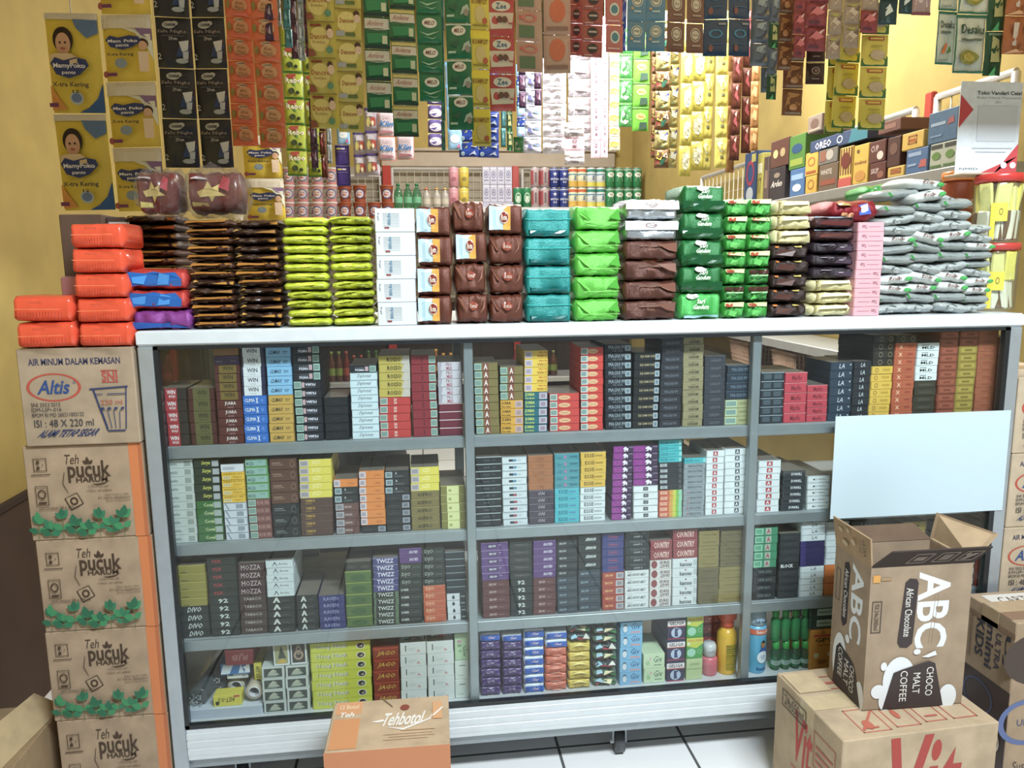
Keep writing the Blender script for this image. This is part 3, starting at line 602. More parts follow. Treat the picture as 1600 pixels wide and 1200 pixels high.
def boxm(name, h, spec, top=None, bev=.02, topspec=None, kind='card'):
    b = MB(); b.box(-.5, 0, 0, .5, 1, 1, M(h, kind), bev, top=M(top, kind) if top else None)
    prints(b, flat((-.5, 0, 0), (1, 0, 0), (0, 0, 1)), spec, step=.0015)
    if topspec: prints(b, flat((-.5, 0, 1), (1, 0, 0), (0, 1, 0)), topspec, step=.0015)
    return b.mesh(name)
LINES = ';'.join(f'R .2 {.2+.07*i:.2f} .62 {.235+.07*i:.3f} b4bcc0' for i in range(9))
RB = 'R .02 .12 .42 .92 bcdcec;R .42 .12 .62 .92 e0a440;E .44 .55 .13 .22 e8dcd0;E .44 .55 .115 .18 8c3428;T Roma .36 .44 .52 .66 f0e0d0 b'
# key: (type, colour, material, print, look, n, amp, fin, depth)
G = {
 'orange': ('p', 'e8512c', 'wrap', ';'.join(f'R {.06+.055*i:.3f} .1 {.075+.055*i:.3f} .42 c23c20' for i in range(16))+';R .14 .5 .88 .53 f07848;T MARIE .4 .72 .6 .82 b83c20', 'bright orange biscuit roll', 6, 0.02, 0.04, .11, 'biscuit pack'),
 'bluered': ('p', 'c83c34', 'foil', 'P 1f63b4 .03 .1 .2 .2 .35 .1 .6 .15 .88 .12 .9 .5 .8 .85 .6 .8 .45 .9 .3 .8 .03 .86;P 3f93e0 .12 .3 .3 .25 .34 .7 .1 .6;P 3f93e0 .5 .2 .7 .25 .72 .7 .56 .8', 'crumpled red and blue foil pack', 5, 0.06, 0.05, .12, 'snack pack'),
 'purpb': ('p', '94449c', 'foil', 'P 1f5cb4 .03 .06 .5 .1 .95 .06 .6 .36 .5 .3 .04 .4', 'crumpled purple and blue foil pack', 5, 0.06, 0.05, .12, 'snack pack'),
 'gold': ('p', '553222', 'foil', 'P b4782c .04 .5 .3 .6 .5 .55 .92 .66 .9 .9 .5 .8 .06 .86;R .12 .1 .4 .3 6c5444', 'brown gold wafer pack', 3, 0.07, 0.07, .12, 'wafer pack'),
 'gold2': ('p', '40271c', 'foil', 'P c08a34 .5 .4 .96 .3 .96 .7 .7 .6;R .2 .35 .5 .6 54402f;P d8a850 .02 .5 .2 .7 .1 .9', 'blackish wafer pack', 3, 0.08, 0.07, .12, 'wafer pack'),
 'yell': ('p', 'c6d220', 'wrap', 'R .22 .3 .5 .5 a4ac1c;P dee63c .02 .6 .5 .55 .96 .8 .9 .95 .3 .9;R .6 .25 .9 .45 8c9620', 'lime yellow biscuit pack', 3, 0.05, 0.16, .12, 'biscuit pack'),
 'yell2': ('p', 'b4be1c', 'wrap', 'R .62 .2 .92 .6 8c9620;P d4dc3c .04 .4 .3 .7 .6 .8 .3 .95 .05 .8', 'crumpled lime yellow biscuit pack', 2.8, 0.07, 0.18, .12, 'biscuit pack'),
 'whbox': ('b', 'd4dade', 'card', LINES+';R .24 .14 .36 .22 8c4444;T 8||3||||| .32 .3 .4 .8 4c84a8 bv;T Regal .06 .5 .12 .8 667 v', 'white biscuit box with printed columns', 0, 0, 0, .09, 'biscuit box'),
 'roma': ('p', '6b3a2a', 'foil', RB, 'brown biscuit pack with pale label', 8, 0.035, 0.03, .12, 'biscuit pack'),
 'romab': ('p', '6b3a2a', 'foil', 'E .52 .6 .15 .16 9c4c3c;T Roma .42 .52 .62 .68 e0c8b8 b;P 8c5a48 .03 .9 .2 .5 .3 .4 .2 .8;P 9c6c58 .9 .9 .8 .5 .7 .3 .85 .5', 'crumpled brown biscuit pack', 6, 0.06, 0.05, .12, 'biscuit pack'),
 'teal': ('p', '128c88', 'foil', 'R .03 .62 .97 .65 2cb0ac;R .0 .02 1 .2 0c6464', 'teal foil biscuit pack', 9, 0.03, 0.02, .12, 'biscuit pack'),
 'lime': ('p', '5fc03c', 'foil', 'P 7cd858 .04 .9 .3 .5 .36 .3 .22 .5;R .2 .3 .96 .33 8ce068;P 4ca830 .9 .9 .7 .5 .96 .4', 'bright green foil biscuit pack', 8, 0.045, 0.03, .12, 'biscuit pack'),
 'silv': ('p', 'aeb4ba', 'silver', 'R .02 .5 .98 .97 eef0f2;E .48 .74 .1 .14 8c4c4c .86;T Good .42 .68 .54 .8 8c4040 b', 'white-topped silver biscuit pack', 7, 0.045, 0.03, .12, 'biscuit pack'),
 'choc': ('p', '5a3226', 'foil', 'R .3 .7 .7 .76 8c6454;P 7c5040 .6 .8 .95 .9 .95 .4 .8 .5;T Roma .44 .5 .56 .62 a87868', 'dark chocolate foil biscuit pack', 7, 0.05, 0.03, .12, 'biscuit pack'),
 'sari': ('p', '1b6e34', 'foil', 'R .02 .1 .98 .42 14502a;E .46 .9 .14 .1 f0f0e8;T Sari .42 .7 .62 .86 e8f4e0 bi;T Gandum .32 .5 .7 .68 e8f4e0 bi', 'dark green foil biscuit pack', 8, 0.035, 0.02, .12, 'biscuit pack'),
 'bright': ('p', '3fae4c', 'foil', 'E .3 .9 .14 .1 f0f0e8;T Sari .4 .6 .6 .8 f0f4e8 bi;T Gandum .3 .38 .68 .58 f0f4e8 bi;R .1 .05 .9 .14 a8d4e0', 'light green foil biscuit pack', 7, 0.045, 0.03, .12, 'biscuit pack'),
 'smg': ('p', '3da23c', 'foil', 'P d8d49c .06 .75 .9 .7 .94 .95 .08 .95;R .1 .7 .4 .9 b04c34;P 64c45c .2 .2 .5 .1 .6 .4 .3 .5', 'small light green biscuit pack', 6, 0.06, 0.04, .11, 'biscuit pack'),
 'smd': ('p', '2c8434', 'foil', 'R .08 .62 .92 .9 4c2c24;R .15 .5 .9 .58 a8d49c;P 54b44c .1 .1 .4 .2 .3 .4', 'small green and brown biscuit pack', 6, 0.06, 0.04, .11, 'biscuit pack'),
 'cream': ('p', 'd4cc98', 'wrap', 'R .12 .06 .17 .94 a89c64;P e8e4bc .2 .6 .9 .7 .92 .92 .3 .9;P b8b080 .75 .2 .95 .1 .93 .5', 'cream coloured wafer pack', 4.5, 0.06, 0.07, .12, 'wafer pack'),
 'dchoc': ('p', '30201c', 'foil', 'R .1 .8 .2 .92 c87c34;R .6 .82 .78 .92 c8b860;P 54342c .1 .3 .5 .2 .6 .6 .2 .7', 'dark brown wafer pack with orange marks', 4.5, 0.06, 0.06, .12, 'wafer pack'),
 'dk': ('p', '2a2028', 'foil', 'R .2 .7 .5 .78 8c8490;P 4c3c4c .5 .3 .9 .2 .9 .6 .6 .6;R .6 .5 .7 .56 b8b0b8', 'blackish purple wafer pack', 4.5, 0.06, 0.06, .12, 'wafer pack'),
 'dkr': ('p', '3c1c1e', 'foil', 'R .05 .86 .9 .96 8c9cac;P 5c2c2c .1 .3 .8 .2 .9 .6 .2 .6', 'dark maroon wafer pack', 4.5, 0.05, 0.06, .12, 'wafer pack'),
 'pink': ('b', 'dfa4ae', 'card', 'T Yuzu .14 .3 .36 .7 7c4c5c bif;R .4 .48 .86 .56 b47c8c', 'pink snack box with upturned print', 0, 0, 0, .12, 'snack box'),
 'pink2': ('b', 'dfa4ae', 'card', 'T Yuzu .66 .3 .9 .7 7c4c5c bif;R .14 .48 .6 .56 b47c8c', 'pink snack box with print at right', 0, 0, 0, .12, 'snack box'),
 # lower deck
 'pict': ('b', 'c4ccc8', 'card', 'R .1 .12 .9 .86 3c4440;P 8c9c8c .2 .2 .5 .7 .8 .3 .6 .2;P b4b8a4 .3 .5 .5 .8 .7 .6;E .5 .4 .22 .14 a8b0a0', 'white box with grey picture', 0, 0, 0, .1, 'picture box'),
 'pict2': ('b', 'd4dadc', 'card', 'R .1 .1 .9 .88 9c9c70;P 3c4434 .3 .3 .5 .8 .8 .3;P d0a830 .15 .12 .8 .12 .6 .3', 'white box with yellow picture', 0, 0, 0, .1, 'picture box'),
 'pict3': ('b', 'd4dadc', 'card', 'R .1 .1 .9 .88 3c3430;E .5 .4 .3 .2 a89078 .6;E .5 .6 .16 .2 8c7c6c .5', 'white box with brown picture', 0, 0, 0, .1, 'picture box'),
 'hong': ('b', 'c8cc34', 'card', 'T Hong_Hunk .1 .25 .62 .82 e8e8d8 b;T Hong_Hunk .11 .23 .63 .8 8c8c50;E .84 .5 .075 .34 e8e8e0;E .84 .5 .06 .28 3c3430;P d0c8b8 .82 .4 .86 .36 .88 .6', 'yellow-green coil box with round emblem', 0, 0, 0, .13, 'coil box'),
 'jago': ('b', '8c3424', 'card', 'T JAGO .14 .24 .9 .72 c8a03c bi;R 0 .9 1 1 b4482c;R .1 .78 .3 .86 b4482c', 'rust red box with gold lettering', 0, 0, 0, .12, 'box'),
 'wsoap': ('b', 'd8dcda', 'card', 'R .2 .3 .24 .8 5c6464;R .3 .5 .62 .53 b4b8b8;R .3 .38 .56 .41 b4b8b8;P d0a0a0 .64 .22 .78 .22 .74 .36 .68 .44', 'plain white soap box', 0, 0, 0, .08, 'soap box'),
 'givt': ('b', 'b4d0a8', 'card', 'T Giv .6 .1 .9 .56 2c5440 iv;R .2 .5 .5 .6 7ca078;R .2 .65 .5 .75 c0909c;R .3 .3 .5 .4 8cb088', 'pale green soap box on end', 0, 0, 0, .08, 'soap box'),
 'gwt': ('b', 'd4dcd4', 'card', 'R .3 .72 .76 .76 5c6464;R .2 .2 .6 .24 a4b4a4', 'greenish white soap box on end', 0, 0, 0, .08, 'soap box'),
 'lux': ('p', '4a2f6c', 'wrap', 'T LUX .34 .5 .66 .78 d0c4e0;P 644a8c .03 .2 .2 .4 .2 .7;P 6c5094 .9 .2 .8 .5 .95 .6', 'dark purple soap bar', 7, 0.03, 0.04, .07, 'soap'),
 'clear': ('p', 'dce4f0', 'wrap', 'R .06 .12 .96 .74 2c60c0;P 1e4498 .06 .12 .3 .4 .06 .7;T Clear .38 .36 .76 .66 e8ccd8 bi', 'white and blue soap bar', 8, 0.02, 0.03, .07, 'soap'),
 'osoap': ('p', 'd4694c', 'wrap', 'P e88c70 .1 .7 .5 .6 .9 .75 .5 .9;E .5 .45 .2 .2 c45c44 .8;P e89c84 .2 .2 .3 .1 .8 .15 .6 .25', 'coral orange soap bar', 7, 0.03, 0.03, .07, 'soap'),
 'ysoap': ('p', 'd4b83c', 'wrap', 'E .5 .5 .2 .2 b08c2c .8;T Zen .42 .42 .6 .58 8c6c1c;P e8d470 .1 .7 .5 .8 .9 .7 .5 .95', 'yellow soap bar', 7, 0.03, 0.03, .07, 'soap'),
 'candy': ('p', '5c7460', 'wrap', 'P a83c40 .1 .2 .3 .1 .4 .5 .2 .6;P e8dcb0 .4 .5 .7 .4 .8 .8 .5 .8;P 3c9c54 .7 .2 .95 .2 .9 .5 .75 .5;P a8c8d8 .1 .7 .4 .65 .35 .9 .15 .9;P 8c2c4c .5 .1 .66 .1 .6 .3', 'bag of mixed red and green sweets', 2.6, .10, .12, .1, 'sweets bag'),
 'candy2': ('p', '4c5458', 'wrap', 'P a8303c .3 .3 .7 .2 .8 .5 .4 .6;P 9cc8d8 .1 .5 .4 .6 .3 .9 .1 .8;P 4ca060 .02 .1 .3 .1 .2 .4;P e4e0d4 .6 .6 .9 .6 .8 .9', 'bag of blue and red sweets', 2.6, .12, .12, .1, 'sweets bag'),
 'givb': ('b', '7cb8e0', 'card', 'E .22 .48 .13 .38 5c9cc8;E .22 .5 .1 .3 d8dce4;P 3c5c7c .12 .5 .16 .85 .28 .85 .32 .5 .28 .72 .16 .72;T Giv .46 .44 .92 .9 1c4c84 i;R .46 .14 .9 .26 d89ca0', 'sky blue soap box with portrait oval', 0, 0, 0, .08, 'soap box'),
 'givg': ('b', 'c8dcb4', 'card', 'T Giv .44 .42 .9 .86 2c5440 i;R .5 .2 .84 .28 7c9c74;E .2 .4 .1 .16 a8c894;E .32 .7 .05 .1 d8b0bc', 'pale green soap box', 0, 0, 0, .1, 'soap box'),
 'geli': ('b', '2e2850', 'card', 'R .0 .62 1 .86 ece4e4;T GELIGA .08 .66 .92 .82 3c2c4c b;R 0 .58 1 .62 c8503c;E .5 .3 .3 .24 b8c4dc;P 2c3c6c .4 .12 .6 .12 .55 .4 .7 .5 .4 .5;R 0 .0 1 .04 b83c58', 'navy and white balm box', 0, 0, 0, .12, 'medicine box'),
 'grnb': ('b', '3f9c44', 'card', 'P c8cc3c 0 .62 .6 .5 1 .72 1 1 0 1;T BALSEM .1 .82 .95 .92 d07c30 b;E .3 .3 .26 .2 9cd0b4;E .78 .34 .12 .1 9cd0b4 .8;R .05 .66 .2 .8 e0e4c8', 'green and yellow medicine box', 0, 0, 0, .12, 'medicine box'),
 'ylb': ('b', 'b8c890', 'card', 'R 0 .5 1 .54 8ca868;R .2 .7 .8 .8 9cb078', 'pale green medicine box', 0, 0, 0, .12, 'medicine box'),
 'redp': ('p', 'c83428', 'wrap', 'R .25 .3 .4 .42 f0b0a0;R .55 .55 .75 .68 f0b0a0', 'small glossy red packet', 5, .03, .06, .06, 'packet'),
 'dkg': ('b', '1e3430', 'card', 'R .3 .2 .98 .8 b0c0b8;R .36 .4 .9 .6 7c8c84;B .02 .06 .99 .94 5c7c70 .02', 'dark green box with white panel', 0, 0, 0, .12, 'box'),
 'gpu': ('b', 'e09428', 'card', 'T GPU .18 .68 .95 .8 241c14 b;R .12 .82 .96 .88 c84430;E .5 .93 .1 .04 a86820;R .3 .6 .8 .63 a86820;E .25 .36 .12 .07 e8d4a0;E .8 .38 .1 .06 e8d4a0;E .5 .2 .2 .06 b86c28', 'orange liniment box', 0, 0, 0, .1, 'medicine box'),
 'stackb': ('b', 'b03c38', 'card', 'R .3 .3 .7 .6 c8685c', 'plain red box', 0, 0, 0, .12, 'box'),
 'magz': ('b', 'c8d2e0', 'card', 'R 0 .4 1 .5 8c98b0;R 0 .8 1 .86 8c98b0', 'grey-blue folded paper bundle', 0, 0, 0, .12, 'paper'),
 'rjb': ('b', 'b83440', 'card', 'T RJB .2 .3 .84 .8 e4a0a0 bif;R 0 .9 1 1 c85c60', 'red carton with upturned letters', 0, 0, 0, .1, 'box'),
 'blx': ('b', '2f6cb0', 'card', 'P d0dce8 .0 .1 .3 .1 .45 .9 .1 .9;P d0dce8 .6 .1 .7 .9 .8 .1 .9 .9 .98 .1;P e8eef4 .75 .6 .99 .9 .99 .1', 'blue and white box', 0, 0, 0, .08, 'box'),
 'whx': ('b', 'd4dadc', 'card', 'R .06 .5 .3 .8 3c3c44;R .7 .3 .9 .5 8c949c', 'small white box with dark mark', 0, 0, 0, .07, 'box'),
 'aet': ('b', 'd8cc34', 'card', 'T AET-0.5 .16 .36 .78 .8 54501c bf;E .14 .3 .07 .2 3c3424;R .72 .76 .94 .96 c05838', 'yellow pen refill box, upturned', 0, 0, 0, .07, 'box'),
}
GM = {}
def gmesh(k, name, var=0):
    key = (k, var)
    if key not in GM:
        g = G[k]
        GM[key] = (boxm(name, g[1], g[3], kind=g[2]) if g[0] == 'b' else pillow(name, g[1], g[2], g[3], g[5], g[6], g[7], seed=var*7.3+len(k)*1.7+ord(k[0])))
    return GM[key]
def pile(basez, y, x0, x1, ytop, spec, name, place, group, dx=.0, tilt=.0, keep=.985, zt=None):
    """a stack standing on basez; px edges at its foot, py of its top"""
    xa, xb = xat(x0, y, basez), xat(x1, y, basez)
    zt_ = zt if zt else zat(ytop, (xa+xb)/2, y)
    items = []
    for t in spec.split():
        k, n = t.split('*'); items += [k]*int(n)
    n = len(items); h = (zt_-basez)/n; out = []
    same = {}
    for i, k in enumerate(items):
        g = G[k]; d = g[8]; var = random.randint(0, 2) if g[0] == 'p' else 0
        o = obj(name, gmesh(k, name, var), ((xa+xb)/2+rnd(dx), y+random.random()*dx*.5, basez+h*i), (0, rnd(tilt), rnd(tilt)), ((xb-xa)*keep, d, h*(1 if g[0] == 'p' else .99)))
        lbl = f'{g[4]}, {pos_word(i, n)} in {place}' if n > 1 else f'{g[4]}, {place}'
        tag(o, lbl, g[9], group); out.append(o)
    return out, zt_
C1 = 1.0005
bp = 'biscuit_pack'
pile(.973, -.012, 24, 121, 462, 'orange*2', bp, 'the leftmost pile on the water carton', 'orange biscuit rolls on the carton', .002, .02)
pile(.973, -.012, 123, 209, 348, 'orange*5', bp, 'the tall pile on the water carton', 'orange biscuit rolls on the carton', .002, .02)
pile(C1, .012, 203, 300, 420, 'purpb*1 bluered*2', 'snack_pack', 'the short pile at counter left', 'foil packs at the left end', .003, .02)
pile(C1, .15, 207, 290, 335, 'gold2*5 gold*4 gold2*4', 'wafer_pack', 'the pile behind the red and blue foil', 'dark wafer packs', .003, .015)
pile(C1, .014, 300, 372, 342, 'gold*4 gold2*2 gold*7', 'wafer_pack', 'the middle of three brown gold piles', 'dark wafer packs', .003, .015)
pile(C1, .014, 373, 444, 342, 'gold2*5 gold*3 gold2*5', 'wafer_pack', 'the brown pile beside the lime ones', 'dark wafer packs', .003, .015)
pile(C1, .014, 446, 519, 338, 'yell*2 yell2*2 yell*8', bp, 'the left lime pile', 'lime yellow biscuit packs', .003, .025)
pile(C1, .014, 520, 588, 336, 'yell*1 yell2*4 yell*3 yell2*4', bp, 'the right lime pile', 'lime yellow biscuit packs', .003, .025)
pile(C1, .014, 591, 653, 325, 'whbox*5', 'biscuit_box', 'its pile on the counter', 'white boxes in one pile', .002, 0)
pile(C1, .012, 655, 711, 322, 'roma*4', bp, 'the first brown pile', 'brown biscuit packs', .003, .015)
pile(C1, .016, 712, 763, 313, 'romab*2 roma*1 romab*1', bp, 'the second brown pile', 'brown biscuit packs', .003, .015)
pile(C1, .012, 764, 819, 318, 'romab*3 roma*1', bp, 'the third brown pile', 'brown biscuit packs', .003, .015)
pile(C1, .012, 820, 895, 325, 'teal*4', bp, 'the teal pile', 'teal biscuit packs', .001, .008)
pile(C1, .012, 896, 970, 322, 'lime*5', bp, 'the bright green pile', 'bright green biscuit packs', .001, .01)
pile(C1, .012, 973, 1059, 311, 'choc*4 silv*2', bp, 'the pile right of the bright green', 'chocolate and silver packs', .001, .008)
pile(C1, .012, 1061, 1128, 289, 'bright*1 sari*4', bp, 'the tall dark green pile', 'dark green biscuit packs', .001, .008)
pile(C1, .014, 1129, 1163, 310, 'smg*1 smd*1 smg*5', bp, 'the left narrow green pile', 'small green biscuit packs', .001, .01)
pile(C1, .014, 1165, 1200, 310, 'smg*1 smd*2 smg*4', bp, 'the right narrow green pile', 'small green biscuit packs', .001, .01)
pile(C1, .014, 1202, 1262, 312, 'dchoc*5 cream*3', 'wafer_pack', 'the pile of dark under cream', 'wafer packs near the pink boxes', .002, .01)
pile(C1, .014, 1264, 1332, 337, 'cream*3 dk*3 dkr*2', 'wafer_pack', 'the pile left of pink boxes', 'wafer packs near the pink boxes', .002, .01)
_, zpk = pile(C1, .014, 1333, 1374, 347, 'pink2*5 pink*5', 'snack_box', 'the pink pile', 'pink snack boxes', .001, 0)
# big red pouch lying on the pile
o = obj('snack_pouch', pillow('snack_pouch', '8e1e2c', 'foil', 'P 3c5cb4 .55 .3 .8 .35 .78 .85 .6 .8;P e8e8f0 .6 .4 .76 .45 .74 .8 .62 .75;E .2 .3 .08 .14 c88c60;E .36 .28 .08 .14 c88c60;R .1 .75 .4 .9 b8a060', 2.6, .08, .1, 3), (xat(1338, .03, zpk), .03, zpk), (0, -.03, .05), (.105, .12, .048))
tag(o, 'big shiny red snack pouch lying on the pink box pile', 'snack pouch')
# messy pile of white and green pouches: columns of tilted pouches
pm = [pillow('coffee_pouch', *a) for a in (
 ('a9b0ae', 'wrap', 'P 24402f 0 .60 .6 .68 1 .55 1 .74 .5 .82 0 .72;P c4cac8 0 .1 .5 .2 .5 .5 0 .5;R .3 .2 .36 .75 8c9492;R .45 .4 .8 .44 8c9492', 2.2, .05, .16, 1),
 ('cfd4d2', 'wrap', 'P 7cc43c 0 .02 1 .02 1 .26 0 .2;T Enak .3 .5 .66 .8 7c5c54 bi;E .8 .5 .1 .2 3ca04c;P 24402f 0 .76 1 .7 1 .84 .5 .9 0 .86;P 1c3428 0 .26 1 .3 1 .34 0 .32', 2.2, .04, .16, 2),
 ('8e9694', 'wrap', 'P 1e4430 0 .62 1 .5 1 .7 0 .84;P b8c0be .1 .2 .9 .3 .8 .45 .2 .4;P 3ca04c .0 .5 .1 .4 .08 .8', 2.2, .05, .16, 3))]
za = C1
cols = [(1377, 1423), (1424, 1466), (1467, 1509), (1510, 1546)]
for ci, (a, c) in enumerate(cols):
    n = [11, 12, 11, 10][ci]; ztop = zat([322, 300, 312, 352][ci], xat(a, .03, 1.1), .03); h = (ztop-C1)/n
    for i in range(n):
        xa, xb = xat(a, .02, C1), xat(c, .02, C1); t = (.11+rnd(.14))*(1 if (i+ci) % 3 else -.7)
        o = obj('coffee_pouch', pm[(i*5+ci*3+i//3) % 3], ((xa+xb)/2+rnd(.004), .02+random.random()*.012, C1+h*i), (0, t, rnd(.12)), ((xb-xa)*1.22, .10, h*1.2))
        tag(o, f'white and green coffee pouch, {pos_word(i, n)} in {ORD[ci+1]} column of the messy heap', 'coffee pouch', 'white and green pouches in the messy heap')
for j, (px, py, w_, mi, rot) in enumerate([(1415, 298, .09, 2, -.12), (1490, 309, .085, 0, .2), (1452, 283, .09, 1, .05)]):
    z = zat(py+14, xat(px, .05, 1.25), .05)
    o = obj('coffee_pouch', pm[mi], (xat(px, .05, z), .05, z), (0, rot, .2), (w_, .10, .026))
    tag(o, ['dark-edged pouch sprawled on top of the heap, left', 'grey pouch sliding off the top right of the heap', 'green and white pouch crowning the messy heap'][j], 'coffee pouch', 'white and green pouches in the messy heap')
o = obj('snack_pouch', pillow('snack_pouch', '2c8c3c', 'foil', 'P d8dcd0 .02 .2 .3 .3 .2 .8;P 64c45c .3 .5 .7 .6 .6 .9', 2.4, .1, .15, 5), (xat(1395, .16, 1.22), .16, zat(306, xat(1395, .16, 1.2), .16)), (0, -.1, 0), (.13, .11, .03))
tag(o, 'green snack pouch at the back of the messy heap', 'snack pouch')
# see-through bags of brown sachets on the brown pile
for i, (a, c) in enumerate(((214, 288), (290, 388))):
    z = zat(340, xat(a, .06, 1.2), .06); xa, xb = xat(a, .06, z), xat(c, .06, z); hh = zat(262, xa, .06)-z
    e = empty('snack_bag', ((xa+xb)/2, .03, z)); tag(e, ['clear bag of maroon sachets with golden birds, left one', 'clear bag of maroon sachets with golden birds, right one'][i], 'snack bag', 'clear bags on the brown piles')
    inner = pillow('sachet_bundle', '6a2c26', 'wrap', 'P c0a458 .2 .5 .34 .56 .42 .74 .5 .58 .66 .72 .6 .5 .74 .4 .54 .38 .46 .22 .42 .38 .26 .36;P c8b85c .1 .12 .4 .1 .4 .2 .1 .24;P b02c3c .62 .6 .8 .5 .84 .8 .7 .9;R .1 .8 .4 .86 b0a0a0', 3, .06, .1, i+2)
    obj('sachet_bundle', inner, (0, .012, .008), sc=((xb-xa)*.84, .09, hh*.84), parent=e)
    b = MB(); f = pillow_fn(3, .16, 4+i, .3); NU, NT = 22, 22
    vs = [f(u/NU, math.cos(2*math.pi*(j+.5)/NT), math.sin(2*math.pi*(j+.5)/NT)) for u in range(NU+1) for j in range(NT)]
    b.add(vs, [(u*NT+j, u*NT+(j+1) % NT, (u+1)*NT+(j+1) % NT, (u+1)*NT+j) for u in range(NU) for j in range(NT)], WRAP, True)
    obj('clear_wrap', b.mesh('clear_wrap'), sc=((xb-xa), .12, hh), parent=e)
# jars at the right end
def jar(x, y, z, r, h, lidh, lidcol, label, items):
    e = empty('snack_jar', (x, y, z)); tag(e, label, 'jar')
    b = MB(); b.lathe([(r*.94, .0), (r*.98, .006), (r*.98, h-.01), (r*.9, h)], PETC, 32, caps=False); b.lathe([(r*.2, .0), (r*.94, .0005)], PETC, 32, caps=False); obj('jar_body', b.mesh('jar_body'), parent=e)
    b = MB(); b.lathe([(.9*r, h), (r*1.03, h), (r*1.03, h+lidh*.85), (r*.98, h+lidh), (r*.3, h+lidh)], M(lidcol, 'plastic'), 32); obj('lid', b.mesh('lid'), parent=e)
    if items:
        b = MB()
        for i in range(40):
            a = i*2.4; rr = r*(.74 if i % 3 else .36); px_, py_ = rr*math.cos(a), rr*math.sin(a); zz = .006+(h*.46)*(i % 2)
            T = Matrix.Translation((px_, py_, zz)) @ Matrix.Rotation(a+1.57, 4, 'Z') @ Matrix.Rotation(rnd(.16), 4, 'X') @ Matrix.Rotation(rnd(.1), 4, 'Y')
            b.box(-.015, -.004, 0, .015, .004, h*.49, M(['d8cc2c', 'e0dc88', '6c4c24', 'e0d42c', 'dcdcc8', 'e4dc5c'][i % 6], 'wrap'), .003, T=T)
        o = obj('sachet_sticks', b.mesh('sachet_sticks'), parent=e)
        b = MB(); fr = lambda u, v, off: Vector((math.cos(-2.5+u*.7)*(r*.98+off), math.sin(-2.5+u*.7)*(r*.98+off), h*(.05+.6*v)))
        prints(b, fr, 'R 0 .5 1 1 e0d02c;R 0 0 .3 .5 e0d02c;E .6 .76 .12 .1 8c7c30 .6', sub=6); obj('label', b.mesh('label'), parent=e)
    return e
rj = .047; jx = xat(1556, .10, 1.2)
h1 = zat(390, jx, .10)-C1-.002; jar(jx+.006, .10, C1, rj, h1, .016, 'c23c34', 'tall clear jar of yellow sticks with red lid, standing on the counter', True)
zj2 = C1+h1+.0165; h2 = zat(286, jx, .10)-zj2; jar(jx, .10, zj2, rj, h2, .018, 'c8322c', 'clear jar of yellow sticks stacked on the other jar under the poster', True)
e = empty('orange_lid_jar', (xat(1492, .26, 1.2), .26, C1)); tag(e, 'dark blue snack jar with an orange lid behind the pouch heap', 'jar')
zl = zat(283, xat(1492, .26, 1.2), .26)-C1
b = MB(); b.lathe([(.030, 0), (.034, .01), (.034, zl-.01), (.031, zl)], M('93452c', 'plastic'), 28); fr = lambda u, v, off: Vector((math.cos(-2.6+u*2)*(.034+off), math.sin(-2.6+u*2)*(.034+off), zl*(.3+.66*v)))
prints(b, fr, 'R 0 0 1 .55 2c4c84;E .5 .5 .16 .1 7c94b4 .8;T BEST_RICE .15 .72 .85 .84 e4c0a8 b', sub=10); obj('jar_body', b.mesh('jar_body'), parent=e)
b = MB(); b.lathe([(.031, zl), (.037, zl), (.037, zl+.018), (.034, zl+.022), (.01, zl+.022)], M('e08434', 'plastic'), 28); obj('lid', b.mesh('lid'), parent=e)
# poster on a stand (code pattern left out)
zb = zj2+h2+.0185; b = MB(); e = empty('payment_poster', (0, 0, 0)); tag(e, 'white and red payment poster standing on top of the stacked jars', 'poster')
PA, PB, PC = on(1, .13, 1493, 258), on(1, .13, 1506, 112), None
wd = .150; hh = PB.z-PA.z; O = Vector((PA.x, .13, zb+.004))
b.box(O.x, .130, O.z, O.x+wd, .133, O.z+hh, M('cfd8e0', 'card'), .0005)
prints(b, flat((O.x, .130, O.z), (wd, 0, 0), (0, 0, hh)), 'P c0424a 0 .5 .22 .7 0 .86;P c0424a .62 0 1 .34 1 0;P c0424a .36 0 .62 0 1 .34 1 .2;T Toko_Vandari_Celsi .26 .86 .98 .9 3c4450 b;T Scan_Here_Payment .26 .81 .98 .84 9098a0;T QRIS_Pay .56 .765 .66 .79 9098a0;R .3 .36 .94 .74 c4ccd4;R .24 .28 .9 .29 a4acb4;R .3 .24 .8 .25 a4acb4;T NMID .06 .05 .36 .07 5c646c;E .78 .1 .05 .035 e8d8dc;E .93 .1 .05 .035 e8d8dc', step=.0002, hires=True)
obj('printed_sheet', b.mesh('printed_sheet'), parent=e)
b = MB(); b.box(O.x-.004, .10, zb, O.x+wd, .16, zb+.004, M('b4a68c', 'plastic'), .001); obj('stand_foot', b.mesh('stand_foot'), parent=e)
# brown carton and pink pack behind the orange rolls
z = .972; xa, xb = xat(93, .14, 1.2), xat(160, .14, 1.2); zt_ = zat(335, xa, .14)
b = MB(); b.box(xa, .14, z, xb, .26, zt_, M('5a4436', 'kraft'), .002); b.box(xb, .16, z, xat(196, .16, 1.2), .26, zt_-.004, M('4a3a30', 'kraft'), .002)
prints(b, flat((xb, .16, zt_-.03), (.05, 0, 0), (0, 0, .02)), 'R .1 .2 .9 .8 d0c8c8'); tag(obj('brown_box', b.mesh('brown_box')), 'dark brown open box behind the tall orange pile', 'box')
b = MB(); b.box(xat(97, .1, 1.05), .1, .973, xat(130, .1, 1.05), .13, zat(432, xat(100, .1, 1.05), .1), M('c890a0', 'wrap'), .004); tag(obj('pink_packet', b.mesh('pink_packet')), 'pink packet peeking out behind the tall orange pile', 'packet')

